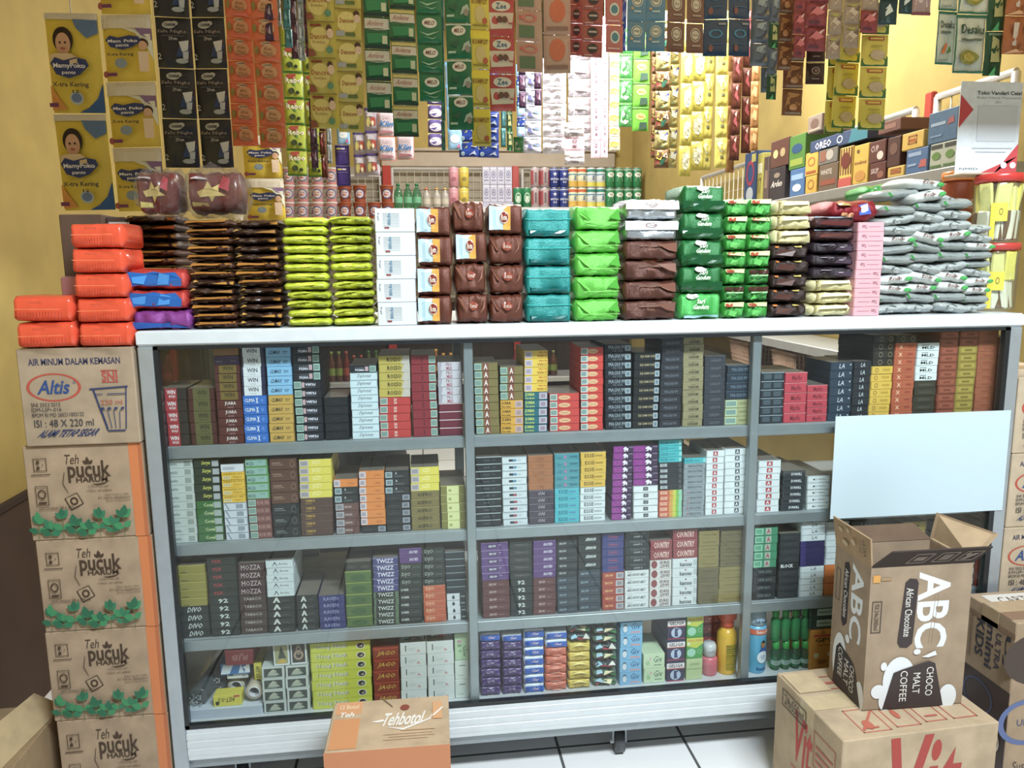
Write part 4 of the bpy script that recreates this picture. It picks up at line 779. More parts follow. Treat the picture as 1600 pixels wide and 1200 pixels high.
# ------------------------------------------------------------------ lower deck of the case
ZD = ZG-.0045; yd = .042
def dk(x0, x1, ytop, spec, name, place, group, y=yd, **k): return pile(ZD, y, x0, x1, ytop, spec, name, place, group, .0008, 0, .98, **k)
_, zm = dk(292, 411, 1107, 'magz*5', 'paper_bundle', 'the lower left corner of the case', 'folded paper bundles')
def onz(z, y, x0, x1, ytop, k, name, label, d=None):
    xa, xb = xat(x0, y, z), xat(x1, y, z); o = obj(name, gmesh(k, name), ((xa+xb)/2, y, z), (0, 0, rnd(.03)), ((xb-xa), d or G[k][8], zat(ytop, xa, y)-z)); return tag(o, label, G[k][9])
onz(zm+.0005, .05, 334, 378, 1088, 'aet', 'refill_box', 'yellow pen refill box lying on the paper bundles', .03)
# rolls of tape
def taperoll(px, py, y, label):
    p = on(1, y, px, py); b = MB(); T = Matrix.Translation(p) @ Matrix.Rotation(-math.pi/2, 4, 'X')
    b.lathe([(.0115, 0), (.0175, 0), (.0178, .001), (.0178, .046), (.0175, .048), (.0115, .048), (.0115, 0)], M('c4b8a4', 'wrap'), 26, T=T, caps=False)
    b.lathe([(.0105, -.001), (.0125, -.001), (.0125, .049), (.0105, .049), (.0105, -.001)], M('dcdce0', 'card'), 26, T=T, caps=False); tag(obj('tape_roll', b.mesh('tape_roll')), label, 'tape')
taperoll(397, 1081, .055, 'clear tape roll, the lower one by the picture boxes'); taperoll(369, 1072, .10, 'clear tape roll under the small white box')
def bundle(px, py, y, r, label, ln):
    p = on(1, y, px, py); e = empty('cup_bundle', p); e.rotation_euler = (math.radians(4), 0, math.radians(-12)); tag(e, label, 'cup bundle')
    T = Matrix.Rotation(-math.pi/2, 4, 'X'); b = MB(); rr = random.Random(4)
    pr_ = [(r*.1, .004)]
    for k in range(int(ln/.012)): pr_ += [(r*.93, .004+k*.012), (r*.86, .010+k*.012)]
    b.lathe(pr_, M('4c5458', 'plastic'), 24, T=T); obj('stacked_cups', b.mesh('stacked_cups'), parent=e)
    b = MB(); b.lathe([(r*.05, -.002), (r*.7, -.004), (r, .006), (r, ln), (r*.6, ln+.01)], WRAP, 24, T=T, caps=False); 
    prints(b, lambda u, v, off: Vector(((u-.5)*r*1.6, -.004-off, (v-.5)*r*1.6)), ';'.join(f'P {rr.choice(["b8c0c4","8c9498","6c7478","d0d4d8"])} {x:.2f} {y_:.2f} {x+.14:.2f} {y_+.03:.2f} {x+.1:.2f} {y_+.12:.2f}' for x, y_ in [(rr.uniform(.1, .8), rr.uniform(.1, .8)) for _ in range(46)] if (x-.45)**2+(y_-.45)**2 < .17))
    obj('clear_wrap', b.mesh('clear_wrap'), parent=e)
bundle(336, 1064, .11, .026, 'upper wrapped bundle of clear plastic cups lying on its side', .24)
bundle(308, 1090, .06, .022, 'lower wrapped bundle of plastic cups in the case corner', .2)
z0 = on(1, .10, 370, 1063).z-.003; 
onz(z0+.013, .09, 355, 388, 1052, 'whx', 'small_box', 'small white box between the blue box and tape rolls')
z1_ = zat(1052, xat(370, .09, .28), .09)+.0004; onz(z1_, .085, 345, 391, 1038, 'blx', 'blue_box', 'blue and white box under the red carton')
z2_ = zat(1038, xat(370, .085, .28), .085)+.0004; onz(z2_, .08, 352, 397, 1017, 'rjb', 'red_box', 'red carton with upturned letters in the lower left')
# upright refill box
p0 = on(1, .07, 404, 1066); 
b = MB(); b.box(-.008, 0, 0, .008, .08, .044, M('d0c430', 'card'), .001); prints(b, flat((-.008, 0, 0), (.016, 0, 0), (0, 0, .044)), 'T AET_0.5 .25 .25 .75 .85 54501c bv;E .5 .1 .3 .08 3c3424'); tag(obj('refill_box', b.mesh('refill_box'), p0), 'yellow pen refill box standing on end beside the tape', 'box')
dk(412, 448, 1042, 'pict*4', 'picture_box', 'the left picture box column', 'picture boxes'); dk(449, 485, 1040, 'pict*4', 'picture_box', 'the right picture box column', 'picture boxes')
zz = zat(1041, xat(440, yd, .3), yd)+.0005
onz(zz, yd, 428, 453, 1002, 'pict2', 'picture_box', 'upright white box with a yellow picture, on the column top'); onz(zz, yd, 455, 480, 1001, 'pict3', 'picture_box', 'upright white box with a brown picture, on the column top')
dk(488, 583, 1003, 'hong*7', 'coil_box', 'the yellow pile', 'yellow coil boxes'); dk(585, 626, 1012, 'jago*5', 'red_box', 'the rust red pile', 'rust red boxes')
dk(627, 668, 1004, 'wsoap*5', 'soap_box', 'the left white column', 'plain white soap boxes'); dk(669, 711, 1002, 'wsoap*5', 'soap_box', 'the right white column', 'plain white soap boxes')
zz = zat(1002, xat(660, yd, .3), yd)+.0005
for i, (a, c) in enumerate(((624, 668), (669, 711))):
    o = obj('sweets_bag', gmesh('candy2', 'sweets_bag', i), (xat((a+c)/2, yd, zz), yd, zz), (0, 0, 0), (.055, .1, .022)); tag(o, ['dark sweets bag on the left white soap column', 'shiny sweets bag on the right white soap column'][i], 'sweets bag')
_, zq = dk(712, 734, 1032, 'gwt*2', 'soap_box', 'the narrow column by the mullion', 'soap boxes on end')
onz(zq+.0005, yd, 711, 732, 990, 'givt', 'soap_box', 'pale green soap box on end atop the narrow column')
dk(751, 784, 988, 'lux*6 clear*1', 'soap_bar', 'the first purple column', 'soap bars'); dk(785, 817, 989, 'lux*6 clear*1', 'soap_bar', 'the second purple column', 'soap bars')
dk(818, 851, 982, 'clear*7', 'soap_bar', 'the all blue column', 'soap bars'); dk(852, 887, 985, 'osoap*5 clear*2', 'soap_bar', 'the coral column', 'soap bars')
dk(888, 924, 976, 'ysoap*5 candy2*1 candy*1', 'soap_bar', 'the yellow column', 'soap bars'); dk(926, 965, 966, 'candy*2 candy2*1 candy*1 candy2*1 candy*2 candy2*1', 'sweets_bag', 'the sweets pile', 'sweets bags')
dk(968, 1003, 972, 'givb*5', 'soap_box', 'the sky blue column', 'sky blue soap boxes'); dk(1005, 1039, 1022, 'givg*2', 'soap_box', 'the short green column', 'pale green soap boxes')
dk(1041, 1069, 965, 'geli*3', 'balm_box', 'the navy column', 'balm boxes'); dk(1071, 1097, 963, 'ylb*1 grnb*2', 'medicine_box', 'the green column', 'green medicine boxes')
xa, xb = xat(1099, .1, .3), xat(1131, .1, .3); zr0 = zat(1010, xa, .1); zr1 = zat(960, xa, .1)
b = MB(); b.box(xa, .10, ZD, xb, .16, zr0-.0005, M('a83028', 'card'), .001); tag(obj('red_box', b.mesh('red_box')), 'plain red box holding up the small red packets', 'box')
for i in range(6):
    c, r = i % 2, i//2; o = obj('red_packet', gmesh('redp', 'red_packet'), (xa+(xb-xa)*(.25+.5*c), .10, zr0+(zr1-zr0)*r/3), sc=((xb-xa)*.48, .05, (zr1-zr0)/3*.98))
    tag(o, f'small glossy red packet, {["bottom", "middle", "top"][r]} row, {["left", "right"][c]} one', 'packet', 'small red packets')
def bottle(px, w_px, ytop, y, label, parts, base=ZD, name='bottle', n=24):
    """parts: (name, material, [(r, z)...]) in fractions of radius and height; printed bands optional"""
    x = xat(px, y, base); R = (xat(px+w_px/2, y, base)-xat(px-w_px/2, y, base))/2; H = zat(ytop, x, y)-base
    e = empty(name, (x, y+R, base)); tag(e, label, 'bottle')
    for nm, mt, prof, spec in parts:
        b = MB(); b.lathe([(r*R, z*H) for r, z in prof], mt, n)
        if spec:
            z0, z1 = prof[0][1]*H, prof[-1][1]*H; rad = max(r for r, z in prof)*R
            if isinstance(spec, tuple): z0, z1, spec = spec[0]*H, spec[1]*H, spec[2]
            prints(b, lambda u, v, off: Vector((math.cos(-math.pi*.95+u*math.pi*.9)*(rad+off+.0006), math.sin(-math.pi*.95+u*math.pi*.9)*(rad+off+.0006), z0+(z1-z0)*v)), spec, sub=12, hires=True)
        obj(nm, b.mesh(nm), parent=e)
    return e
bottle(1112, 24, 1010, .048, 'pink bottle with a white cap before the red packets', [('bottle_body', M('dc6c7c', 'plastic'), [(.9, 0), (1, .03), (1, .5), (.9, .56), (.62, .6)], (.08, .5, ';'.join(f'R 0 {.1+.14*i:.2f} 1 {.13+.14*i:.2f} f0a0a8' for i in range(6)))), ('cap', M('ccccd0', 'plastic'), [(.7, .6), (.82, .62), (.85, .9), (.7, 1)], 'T nourish .3 .4 .7 .6 888')])
bottle(1140, 30, 955, .048, 'tall yellow bottle with an orange cap by the mullion', [('bottle_body', M('e8b41c', 'plastic'), [(.95, 0), (1, .02), (1, .56), (.92, .62), (.6, .70)], (.06, .5, ';'.join(f'R .36 {.06+.085*i:.2f} .84 {.10+.085*i:.2f} 8c8c1c' for i in range(11)))), ('cap', M('e0502c', 'plastic'), [(.62, .70), (.66, .78), (.6, .8), (.9, .84), (.95, .97), (.8, 1)], None)])
bottle(1186, 30, 948, .044, 'light blue baby powder bottle beside the second mullion', [('bottle_body', M('5cb4dc', 'plastic'), [(.94, 0), (1, .02), (1, .6), (.96, .7)], (.02, .66, 'T Powder .4 .04 .8 .12 1c4c8c b;R 0 .88 1 1 e0603c;T Extra_Fill .36 .91 .8 .98 f4e8e0 b;E .6 .36 .2 .14 e8f0f8;T Cusson .5 .36 .72 .42 2c5ca0 i;T baby .54 .3 .7 .35 2c5ca0 i;E .6 .66 .09 .08 a8784c;P 3c64b0 .46 .48 .76 .46 .72 .6 .56 .62;P 2c2420 .53 .72 .6 .76 .67 .72 .66 .69 .54 .69')),
 ('shoulder', M('a8c8e0', 'plastic'), [(.96, .7), (.9, .78), (.86, .82), (.9, .9), (.6, .94)], 'T Soft_Vanilla .3 .2 .8 .4 2c3c5c b'), ('cap', M('a8a49c', 'plastic'), [(.58, .92), (.6, 1), (.5, 1)], None)])
for r in range(2):
    for c in range(4):
        x = 1214+c*15.5; y = .05+.0*r; base = ZD if r == 0 else zat(1003, xat(1230, .05, .3), .05)
        bottle(x, 14.6, 1004 if r == 0 else 951, y, f'small green bottle in the wrapped pack, {["lower", "upper"][r]} row, {["first", "second", "third", "fourth"][c]} from left',
          [('bottle_body', PETG if r == 0 else M('2f8c54', 'plastic'), [(.8, 0), (.95, .04), (.97, .62), (.5, .72), (.5, .76)], (.2, .36, 'R 0 0 1 1 a8c4b8;T ||||| .3 .1 .6 .9 333') if r == 0 else None), ('cap', M('3caa50', 'plastic'), [(.66, .72), (.72, .74), (.7, 1), (.5, 1)], None)], base=base, n=14)['group'] = 'small green bottles'
dk(1264, 1302, 983, 'gpu*1', 'liniment_box', 'beside the green bottles', 'x'); zz = zat(983, xat(1280, yd, .3), yd)+.001
dk2 = pile(zz, yd, 1264, 1302, 948, 'dkg*2', 'dark_box', 'the pair above the orange box', 'dark green boxes', 0, 0)
# goods seen behind the open carton and at the right end of the case
pile(Z3, .036, 1522, 1553, 838, 'stackb*6', 'red_box', 'the red pile at the case right end', 'red boxes at the right end', 0, 0)
pile(Z3, .036, 1496, 1520, 836, 'dkg*5', 'dark_box', 'the pile left of the red boxes', 'dark boxes at the right end', 0, 0)

# ================================================================== CARTONS
KR = 'a99075'
def carton(name, x0, y0, z0, x1, y1, z1, label, front='', left='', top='', right='', h=KR, rot=0, group=None, tape=True, hi=True, cat='carton', tapecol='b49a78'):
    cx, cy = (x0+x1)/2, (y0+y1)/2; e = empty(name, (cx, cy, z0), (0, 0, rot)); tag(e, label, cat, group)
    W, D, H = x1-x0, y1-y0, z1-z0; b = MB(); b.box(-W/2, -D/2, 0, W/2, D/2, H, M(h, 'kraft'), .002)
    if front: prints(b, flat((-W/2, -D/2, 0), (W, 0, 0), (0, 0, H)), front, hires=hi)
    if left: prints(b, flat((-W/2, D/2, 0), (0, -D, 0), (0, 0, H)), left, hires=hi)
    if right: prints(b, flat((W/2, -D/2, 0), (0, D, 0), (0, 0, H)), right, hires=hi)
    if top: prints(b, flat((-W/2, -D/2, H), (W, 0, 0), (0, D, 0)), top, hires=hi)
    obj('body', b.mesh('body'), parent=e)
    b = MB(); b.box(-W/2+.002, -.0006, H-.0004, W/2-.002, .0006, H+.0005, M('5c4a38', 'matte'))
    if tape: b.box(-W/2, -.024, H+.0006, W/2, .024, H+.0010, M(tapecol, 'wrap')); b.box(-W/2-.0006, -.024, H-.04, -W/2+.0002, .024, H, M(tapecol, 'wrap')); obj('tape', b.mesh('tape'), parent=e)
    return e
def leaf(u, v, a, l, w_=.32, asp=1.25, c='2f7a58'):
    pts = []
    for t, s in ((0, 0), (.25, w_*.8), (.5, w_), (.8, w_*.5), (1, 0), (.8, -w_*.5), (.5, -w_), (.25, -w_*.8)):
        x, y = t*l, s*l; pts += [u+(x*math.cos(a)-y*math.sin(a)), v+(x*math.sin(a)+y*math.cos(a))*asp]
    return 'P '+c+' '+' '.join(f'{p:.3f}' for p in pts)
rr = random.Random(3); LV = []
for i in range(8):
    u = .07+i*.105; hh_ = [.2, .13, .25, .16, .12, .24, .16, .24][i]; LV.append(f'P 5c6c3c {u:.3f} .01 {u+.006:.3f} .01 {u+.012:.3f} {hh_:.2f} {u+.006:.3f} {hh_:.2f}')
    for a, q in ((.5, .5), (2.6, .5), (.9, .95), (2.2, .95), (1.55, 1)): LV.append(leaf(u+.005, hh_*q, a+rr.uniform(-.25, .25), .075+.03*rr.random(), c=['2f7a58', '3c8c5c', '286a4c'][rr.randrange(3)]))
BK = '4a3829'
PUC = ('R .885 0 .965 1 d27a42;R .965 0 1 1 b8683c;T Teh .33 .80 .47 .90 '+BK+' i;'+leaf(.53, .79, 1.57, .07, .25, 1.2, BK)+';'+leaf(.525, .79, 2.3, .05, .25, 1.2, BK)+';'+leaf(.54, .79, .8, .055, .25, 1.2, BK)
 + ';T pucuk .36 .605 .72 .83 '+BK+' b;T HARUM .425 .605 .69 .66 '+BK+' b;P '+BK+' .55 .585 .6 .57 .66 .58 .71 .62 .66 .595 .6 .585;P '+BK+' .31 .44 .42 .50 .47 .38 .36 .31;P '+KR+' .322 .44 .417 .488 .457 .383 .363 .327;E .39 .41 .035 .045 '+BK+' .5;P '+BK+' .33 .72 .335 .72 .315 .6 .35 .5 .345 .5 .308 .6'
 + ';T v_Daunnya_asli .52 .545 .69 .57 '+BK+';T v_Daun_teh_pilihan .5 .5 .72 .525 '+BK+';T Diproduksi_oleh .66 .455 .86 .475 '+BK+';T PT_TIRTA_FRESINDO .6 .42 .87 .443 '+BK+';T Jawa_Indonesia .66 .39 .87 .41 '+BK+';B .085 .74 .195 .875 '+BK+' .006;R .11 .82 .135 .85 '+BK+';R .11 .76 .135 .79 '+BK+';T 1_? .12 .79 .17 .815 '+BK+';R .06 .70 .22 .71 '+BK+';B .08 .38 .185 .585 '+BK+' .006;E .132 .5 .035 .05 '+BK+' .7;R .1 .4 .165 .42 '+BK+';T Isi/Content:_24_x_350_ml .1 .335 .43 .37 '+BK+';'+';'.join(LV))
BL = '2c3c6c'
ALT = ('T AIR_MINUM_DALAM_KEMASAN .096 .83 .885 .9 3c3c5c b;E .293 .605 .235 .145 b84c3c .89;T Altis .144 .535 .447 .68 2c4c88 bi;E .47 .65 .01 .014 2c4c88 .7;T SNI .715 .655 .85 .755 b84c44 b;R .71 .64 .856 .65 b84c44;R .71 .76 .856 .77 b84c44;T SNI_3553:2015 .085 .41 .335 .45 3a3a40;T IDM-LSPr-016 .085 .36 .34 .4 3a3a40;T BPOM_RI_MD_265211002122 .085 .305 .53 .345 3a3a40'
 + ';T ISI_:_48_X_220_ml .096 .2 .61 .275 3a3a44;T ALAMI_TETAP_SEGAR .106 .095 .675 .17 '+BL+' bi;T 220_ml .69 .415 .875 .465 b85c44'
 + ';P '+BL+' .6 .585 .935 .605 .935 .59 .6 .57;P '+BL+' .625 .575 .64 .575 .735 .15 .725 .14;P '+BL+' .915 .59 .925 .59 .895 .16 .885 .15;P '+BL+' .73 .15 .885 .15 .88 .135 .735 .135'
 + ';R .645 .52 .71 .528 '+BL+';R .75 .52 .91 .53 '+BL+''.join(f';P {BL} {.675+.06*i:.3f} .35 {.685+.06*i:.3f} .385 {.71+.06*i:.3f} .39 {.725+.055*i:.3f} .35 {.71+.06*i:.3f} .365 {.69+.06*i:.3f} .365;P {BL} {.69+.052*i:.3f} .35 {.697+.052*i:.3f} .35 {.737+.036*i:.3f} .17 {.73+.036*i:.3f} .17' for i in range(4)))
xl, xr_ = -.219, -.004
for i, (z0, z1) in enumerate(((.0, .222), (.223, .412), (.413, .6), (.601, .787))):
    n = ['bottom', 'second', 'third', 'fourth'][i]
    dx = [.002, -.001, .001, -.003][i]
    carton('tea_carton', xl+dx, .002, z0, xr_+min(0, dx)-.001, .36, z1, f'brown tea carton with green leaves, {["lowest", "second from floor", "second from top of the tea cartons", "topmost, directly under the water carton"][i]} in left stack', PUC, tapecol='a08a6c', group='tea cartons stacked left of the case', tape=i < 3)
carton('water_carton', -.210, -.006, .788, -.006, .33, .972, 'mineral water carton with red oval on top of the left stack', ALT, h='a8937a', tape=True)
z = 0
for i in range(5):
    h = .172; carton('water_carton', 1.829+.001*(i % 2), .0 if i != 1 else -.004, z, 2.035, .30, z+h-.001, f'mineral water carton right of the case, {pos_word(i, 5)} in its stack', ALT, group='water cartons stacked right of the case', h='bba88e'); z += h
# Vit carton (right) and open chocolate milk carton on it
VL = 'T Vit .3 .42 .62 .86 b8382e bi;R .3 .34 .6 .36 b85c4c;R .3 .28 .55 .3 b85c4c;R .3 .22 .6 .24 b85c4c;B .62 .55 .92 .85 b8604c .008;R .65 .6 .89 .62 b8604c;R .65 .66 .89 .68 b8604c;R .65 .72 .89 .74 b8604c;B .12 .78 .5 .93 4c4438 .01;T 24x550ml .16 .81 .46 .9 4c4438;E .82 .3 .05 .12 b8604c .85'
VT = 'B .16 .06 .34 .36 b8604c .008;B .38 .08 .54 .36 b8604c .008;B .58 .1 .72 .38 b8604c .008;B .76 .1 .92 .38 b8604c .008;E .23 .15 .03 .06 b8604c;P b8604c .17 .1 .32 .32 .33 .31 .18 .08;E .45 .24 .02 .06 b8604c;R .61 .16 .69 .18 b8604c;R .2 .1 .28 .12 b8604c;B .14 .66 .34 .86 b8604c .008;R .17 .74 .31 .77 b8604c'
vit = carton('water_carton', 1.268, -.300, 0, 1.592, -.062, .249, 'wide carton with large red lettering at lower right', 'T Vit .24 .12 .80 .97 a8382e bi;R .06 .04 .2 .06 b8604c', VL, VT, h='b59e80', rot=math.radians(2.5), tapecol='c4ae88')
for s_, (u0, u1) in enumerate(((-.155, .02),)):
    b = MB(); T = Matrix.Translation((-.158, .035, .2505))
    b.box(0, 0, 0, .07, .07, .0012, M('bda580', 'kraft'), T=T); obj('flap', b.mesh('flap'), parent=vit)
# open carton: corners from the photo on the carton top
zt_ = .2515
A = on(2, zt_, 1347, 1110); B2 = on(2, zt_, 1502, 1098); C2 = on(2, zt_, 1293, 1050)
W = (B2-A).length; ang = math.atan2(B2.y-A.y, B2.x-A.x); D = .125; H = zat(888, A.x, A.y)-zt_
e = empty('open_carton', (A.x, A.y, zt_), (0, 0, ang)); tag(e, 'tall open chocolate milk carton standing on the wide lower right carton', 'carton')
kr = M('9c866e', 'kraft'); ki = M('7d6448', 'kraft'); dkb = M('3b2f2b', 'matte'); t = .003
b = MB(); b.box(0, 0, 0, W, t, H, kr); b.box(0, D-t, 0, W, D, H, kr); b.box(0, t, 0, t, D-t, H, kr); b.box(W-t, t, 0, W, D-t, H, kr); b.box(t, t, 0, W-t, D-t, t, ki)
CR = 'e6e2dc'; DB = '3a2f30'; WH = 'dfe2e6'
ABCF = ('T ABC .47 .42 .79 .955 '+WH+' bv;P 9c866e .61 .45 .615 .45 .655 .8 .65 .8;P 9c866e .64 .45 .645 .45 .685 .8 .68 .8;P '+DB+' .30 .47 .33 .435 .40 .43 .45 .46 .47 .88 .45 .91 .38 .915 .34 .89;T African_Chocolate .355 .51 .425 .85 '+CR+' v;B .03 .55 .125 .77 4c4038 .008;T ISI:24x200ml .055 .57 .1 .75 4c4038 v;R .02 .9 .09 .95 d09440;R .1 .91 .2 .93 a0805c'
 + f';E .34 .2 .16 .17 {WH};E .14 .13 .07 .05 {WH};E .22 .06 .07 .07 {WH};E .84 .06 .09 .09 {WH};E .18 .31 .03 .03 {WH};E .5 .4 .035 .02 {WH};P {WH} .55 .36 .68 .4 .7 .37 .62 .355;P {DB} .19 0 .28 .26 .36 .28 .62 .33 .69 .31 .8 0;T CHOCO .61 .08 .68 .285 {CR} v;T MALT .48 .10 .55 .25 {CR} v;T COFFEE .35 .05 .42 .27 {CR} v')
ABCL = ('T ABC .52 .42 .84 .955 '+WH+' bv;P '+DB+' .28 .5 .34 .46 .44 .5 .46 .9 .4 .94 .3 .92;T African_Chocolate .32 .53 .42 .88 '+CR+' v;B .08 .62 .2 .85 4c4038 .01'
 + f';E .3 .2 .2 .2 {WH};E .9 .06 .12 .12 {WH};E .5 .4 .06 .03 {WH};P {DB} .14 0 .2 .28 .3 .33 .7 .26 .78 .2 .95 0;T CHOCO .62 .05 .74 .24 {CR} v;T MALT .46 .07 .58 .25 {CR} v;T COFFEE .28 .09 .4 .3 {CR} v')
prints(b, flat((0, 0, 0), (W, 0, 0), (0, 0, H)), ABCF, hires=True); prints(b, flat((0, D, 0), (0, -D, 0), (0, 0, H)), ABCL, hires=True)
obj('body', b.mesh('body'), parent=e)
def flapm(P, mt, spec=None, sf=None, inner=None):
    b = MB(); P = [Vector(p) for p in P]; n = (P[1]-P[0]).cross(P[3]-P[0]).normalized()*.003
    b.add(P+[p-n for p in P], [(0, 1, 2, 3), (7, 6, 5, 4), (0, 4, 5, 1), (1, 5, 6, 2), (2, 6, 7, 3), (3, 7, 4, 0)], mt)
    if spec: prints(b, flat(P[0], P[1]-P[0], P[3]-P[0]), spec, hires=True)
    obj('flap', b.mesh('flap'), parent=e)
fh = .075
flapm([(W, -.004, H), (0, -.004, H), (.022, -.034, H+.036), (W+.012, -.034, H+.030)][::-1] if 0 else [(0, 0, H), (W, 0, H), (W+.016, -.026, H+.040), (.024, -.026, H+.040)], dkb, 'B .28 .2 .46 .8 8c7c70 .012;R .32 .36 .42 .6 7c6c60;B .52 .22 .7 .82 8c7c70 .012;R .56 .34 .66 .7 6c5c54;B .75 .24 .93 .84 8c7c70 .012;P 8c7c70 .78 .34 .83 .34 .9 .7 .85 .7;E .8 .66 .02 .1 8c7c70')
flapm([(0, D, H), (0, 0, H), (-.003, .004, H+.055), (-.012, D-.004, H+.062)], M('a98c6a', 'kraft'), f'E .2 .7 .07 .08 {"c8b090"};E .42 .8 .04 .08 {"c8b090"};E .3 .3 .08 .1 {"c8b090"};E .55 .5 .06 .1 {"c8b090"};T ULTRA .82 .25 .9 .8 4c4038 v;T 111_HOF .72 .3 .78 .7 4c4038 v')
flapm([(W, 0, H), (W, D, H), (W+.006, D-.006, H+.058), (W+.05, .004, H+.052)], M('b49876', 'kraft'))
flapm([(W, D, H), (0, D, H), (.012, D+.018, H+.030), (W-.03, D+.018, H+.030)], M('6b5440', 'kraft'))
# dark carton at the right edge
UM = 'R 0 0 1 .58 4a3a34;R .0 .9 1 .93 8c7058;T UJ .8 .72 .93 .9 3c3c48 bv;T ULTRA .65 .66 .76 .88 4c4850 bv;T mimi .47 .64 .62 .9 3c3c48 bv;T KIDS .26 .68 .43 .9 3c3c48 bv;R .14 .64 .18 .9 8c7460;E .4 .44 .3 .1 4c5c84 .93;E .5 .24 .4 .12 d8ccc0 .93;E .5 .24 .2 .07 b8946c'
carton('milk_carton', 1.73, -.165, 0, 1.95, -.022, .375, 'brown milk carton at the right edge behind the wide carton', 'E .3 .78 .4 .16 4a3a34;E .2 .4 .3 .14 5c6c9c .8;T Ultra_Milk .1 .38 .5 .42 3c4c7c;T Susu_UHT .1 .1 .5 .16 4c4038', UM, 'R .0 .1 .9 .4 8c6c54;R .1 .5 .9 .9 d8d0c8;T CARTON .2 .6 .7 .8 4c4038', h='a58c70')
# small carton in front of the case
TB = 'R .03 .72 .25 .98 d89a6c;T 12_Botol .06 .83 .22 .92 ecc8a4 b;T Teh .06 .66 .2 .76 f0e4d8 bi;R .03 .04 .25 .62 d4905c;T Tehbotol .42 .42 .8 .68 ece4dc bi;P ece4dc .34 .52 .44 .56 .46 .52 .4 .5;P ece4dc .46 .4 .62 .32 .84 .5 .86 .62 .83 .52 .62 .36;E .62 .78 .04 .06 8c4434;R .86 .5 .94 .86 d8a070;P ece4dc .84 .54 .94 .74 .95 .72 .88 .58;R .6 .3 .88 .32 c8a47c;R .46 .24 .86 .25 c8a47c;R .5 .19 .88 .2 c8a47c;R .46 .14 .82 .15 c8a47c;P 6c543c .42 .98 .43 .98 .52 .8 .51 .8'
carton('bottle_carton', .338, -.235, 0, .562, -.078, .264, 'small carton with white script standing before the case', 'R 0 .78 1 1 c88054;R .4 .6 .54 .66 6c5848;E .86 .52 .08 .1 8c3c30;T SEO .82 .48 .9 .56 ecc8b8 b;R .1 .3 .8 .34 b89468', '', TB, h='bea282', rot=math.radians(-1), tape=False)
# carton at the lower left
lc = carton('water_carton', -.47, -.16, 0, -.245, .10, .205, 'open carton with red lettering at the lower left edge', 'T Vit .1 .1 .96 .9 a8382e b', h='9c8260', tape=False)
for P in ([(-.11, -.13, .2065), (.04, -.13, .2065), (.02, -.06, .26), (-.10, -.07, .27)], [(-.11, -.13, .2065), (-.11, .1, .2065), (-.09, .08, .29), (-.08, -.10, .28)], [(.09, -.13, .2065), (.115, .12, .2065), (.07, .10, .25), (.03, -.12, .25)]):
    b = MB(); P = [Vector(p) for p in P]; n = (P[1]-P[0]).cross(P[3]-P[0]).normalized()*.002
    b.add(P+[p-n for p in P], [(0, 1, 2, 3), (7, 6, 5, 4), (0, 4, 5, 1), (1, 5, 6, 2), (2, 6, 7, 3), (3, 7, 4, 0)], M('b8a078', 'kraft')); obj('flap', b.mesh('flap'), parent=lc)

# ================================================================== HANGING SACHET STRIPS
def sachet_mesh(name, h, kind, spec, th=.10, amp=.02, seed=0, nu=12, nv=14, hires=False):
    """unit sachet: x -.5..5, z 0..1, front bulges to -y"""
    b = MB()
    def fr(u, v, off=0):
        e = max(0, 1-abs(2*u-1)**4)**.7*max(0, 1-abs(2*v-1)**5)**.7
        q = Vector((u*3+seed, v*4, seed)); d = noise.noise(q)*amp+noise.noise(q*2.7)*amp*.6
        return Vector((u-.5, -th*e-d*(.4+e)-off*1.0, v))
    def bk(u, v):
        e = max(0, 1-abs(2*u-1)**4)**.7*max(0, 1-abs(2*v-1)**5)**.7; return Vector((u-.5, th*.5*e+.012, v))
    for fn, flip in ((fr, False), (bk, True)):
        vs = [fn(i/nu, j/nv) for j in range(nv+1) for i in range(nu+1)]
        fs = [(j*(nu+1)+i, j*(nu+1)+i+1, (j+1)*(nu+1)+i+1, (j+1)*(nu+1)+i) for j in range(nv) for i in range(nu)]
        if flip: fs = [f[::-1] for f in fs]
        b.add(vs, fs, M(h, kind), True)
    rim = [(i/nu, 0) for i in range(nu)]+[(1, j/nv) for j in range(nv)]+[(1-i/nu, 1) for i in range(nu)]+[(0, 1-j/nv) for j in range(nv)]
    n = len(rim); b.add([fr(*p) for p in rim]+[bk(*p) for p in rim], [(i, n+i, n+(i+1) % n, (i+1) % n) for i in range(n)], M(h, kind))
    prints(b, fr, spec, sub=12, step=.018, hires=hires)
    return b.mesh(name)
BABY = 'E .36 .72 .19 .13 2c1c1c;E .36 .68 .14 .11 d8a888;E .31 .69 .02 .012 2c1c1c;E .41 .69 .02 .012 2c1c1c;E .36 .63 .05 .012 b05c50;P e0c8a0 .1 .56 .22 .58 .5 .58 .62 .54 .62 .48 .1 .48'
HEART = lambda y: f'P 34427c .1 {y+.06:.2f} .2 {y+.12:.2f} .36 {y+.09:.2f} .6 {y+.12:.2f} .78 {y+.1:.2f} .82 {y+.04:.2f} .66 {y-.05:.2f} .44 {y-.09:.2f} .2 {y-.05:.2f};T MamyPoko .16 {y:.2f} .76 {y+.065:.2f} f0f0f4 b;T pants .32 {y-.06:.2f} .58 {y-.015:.2f} e8e8f0 b'
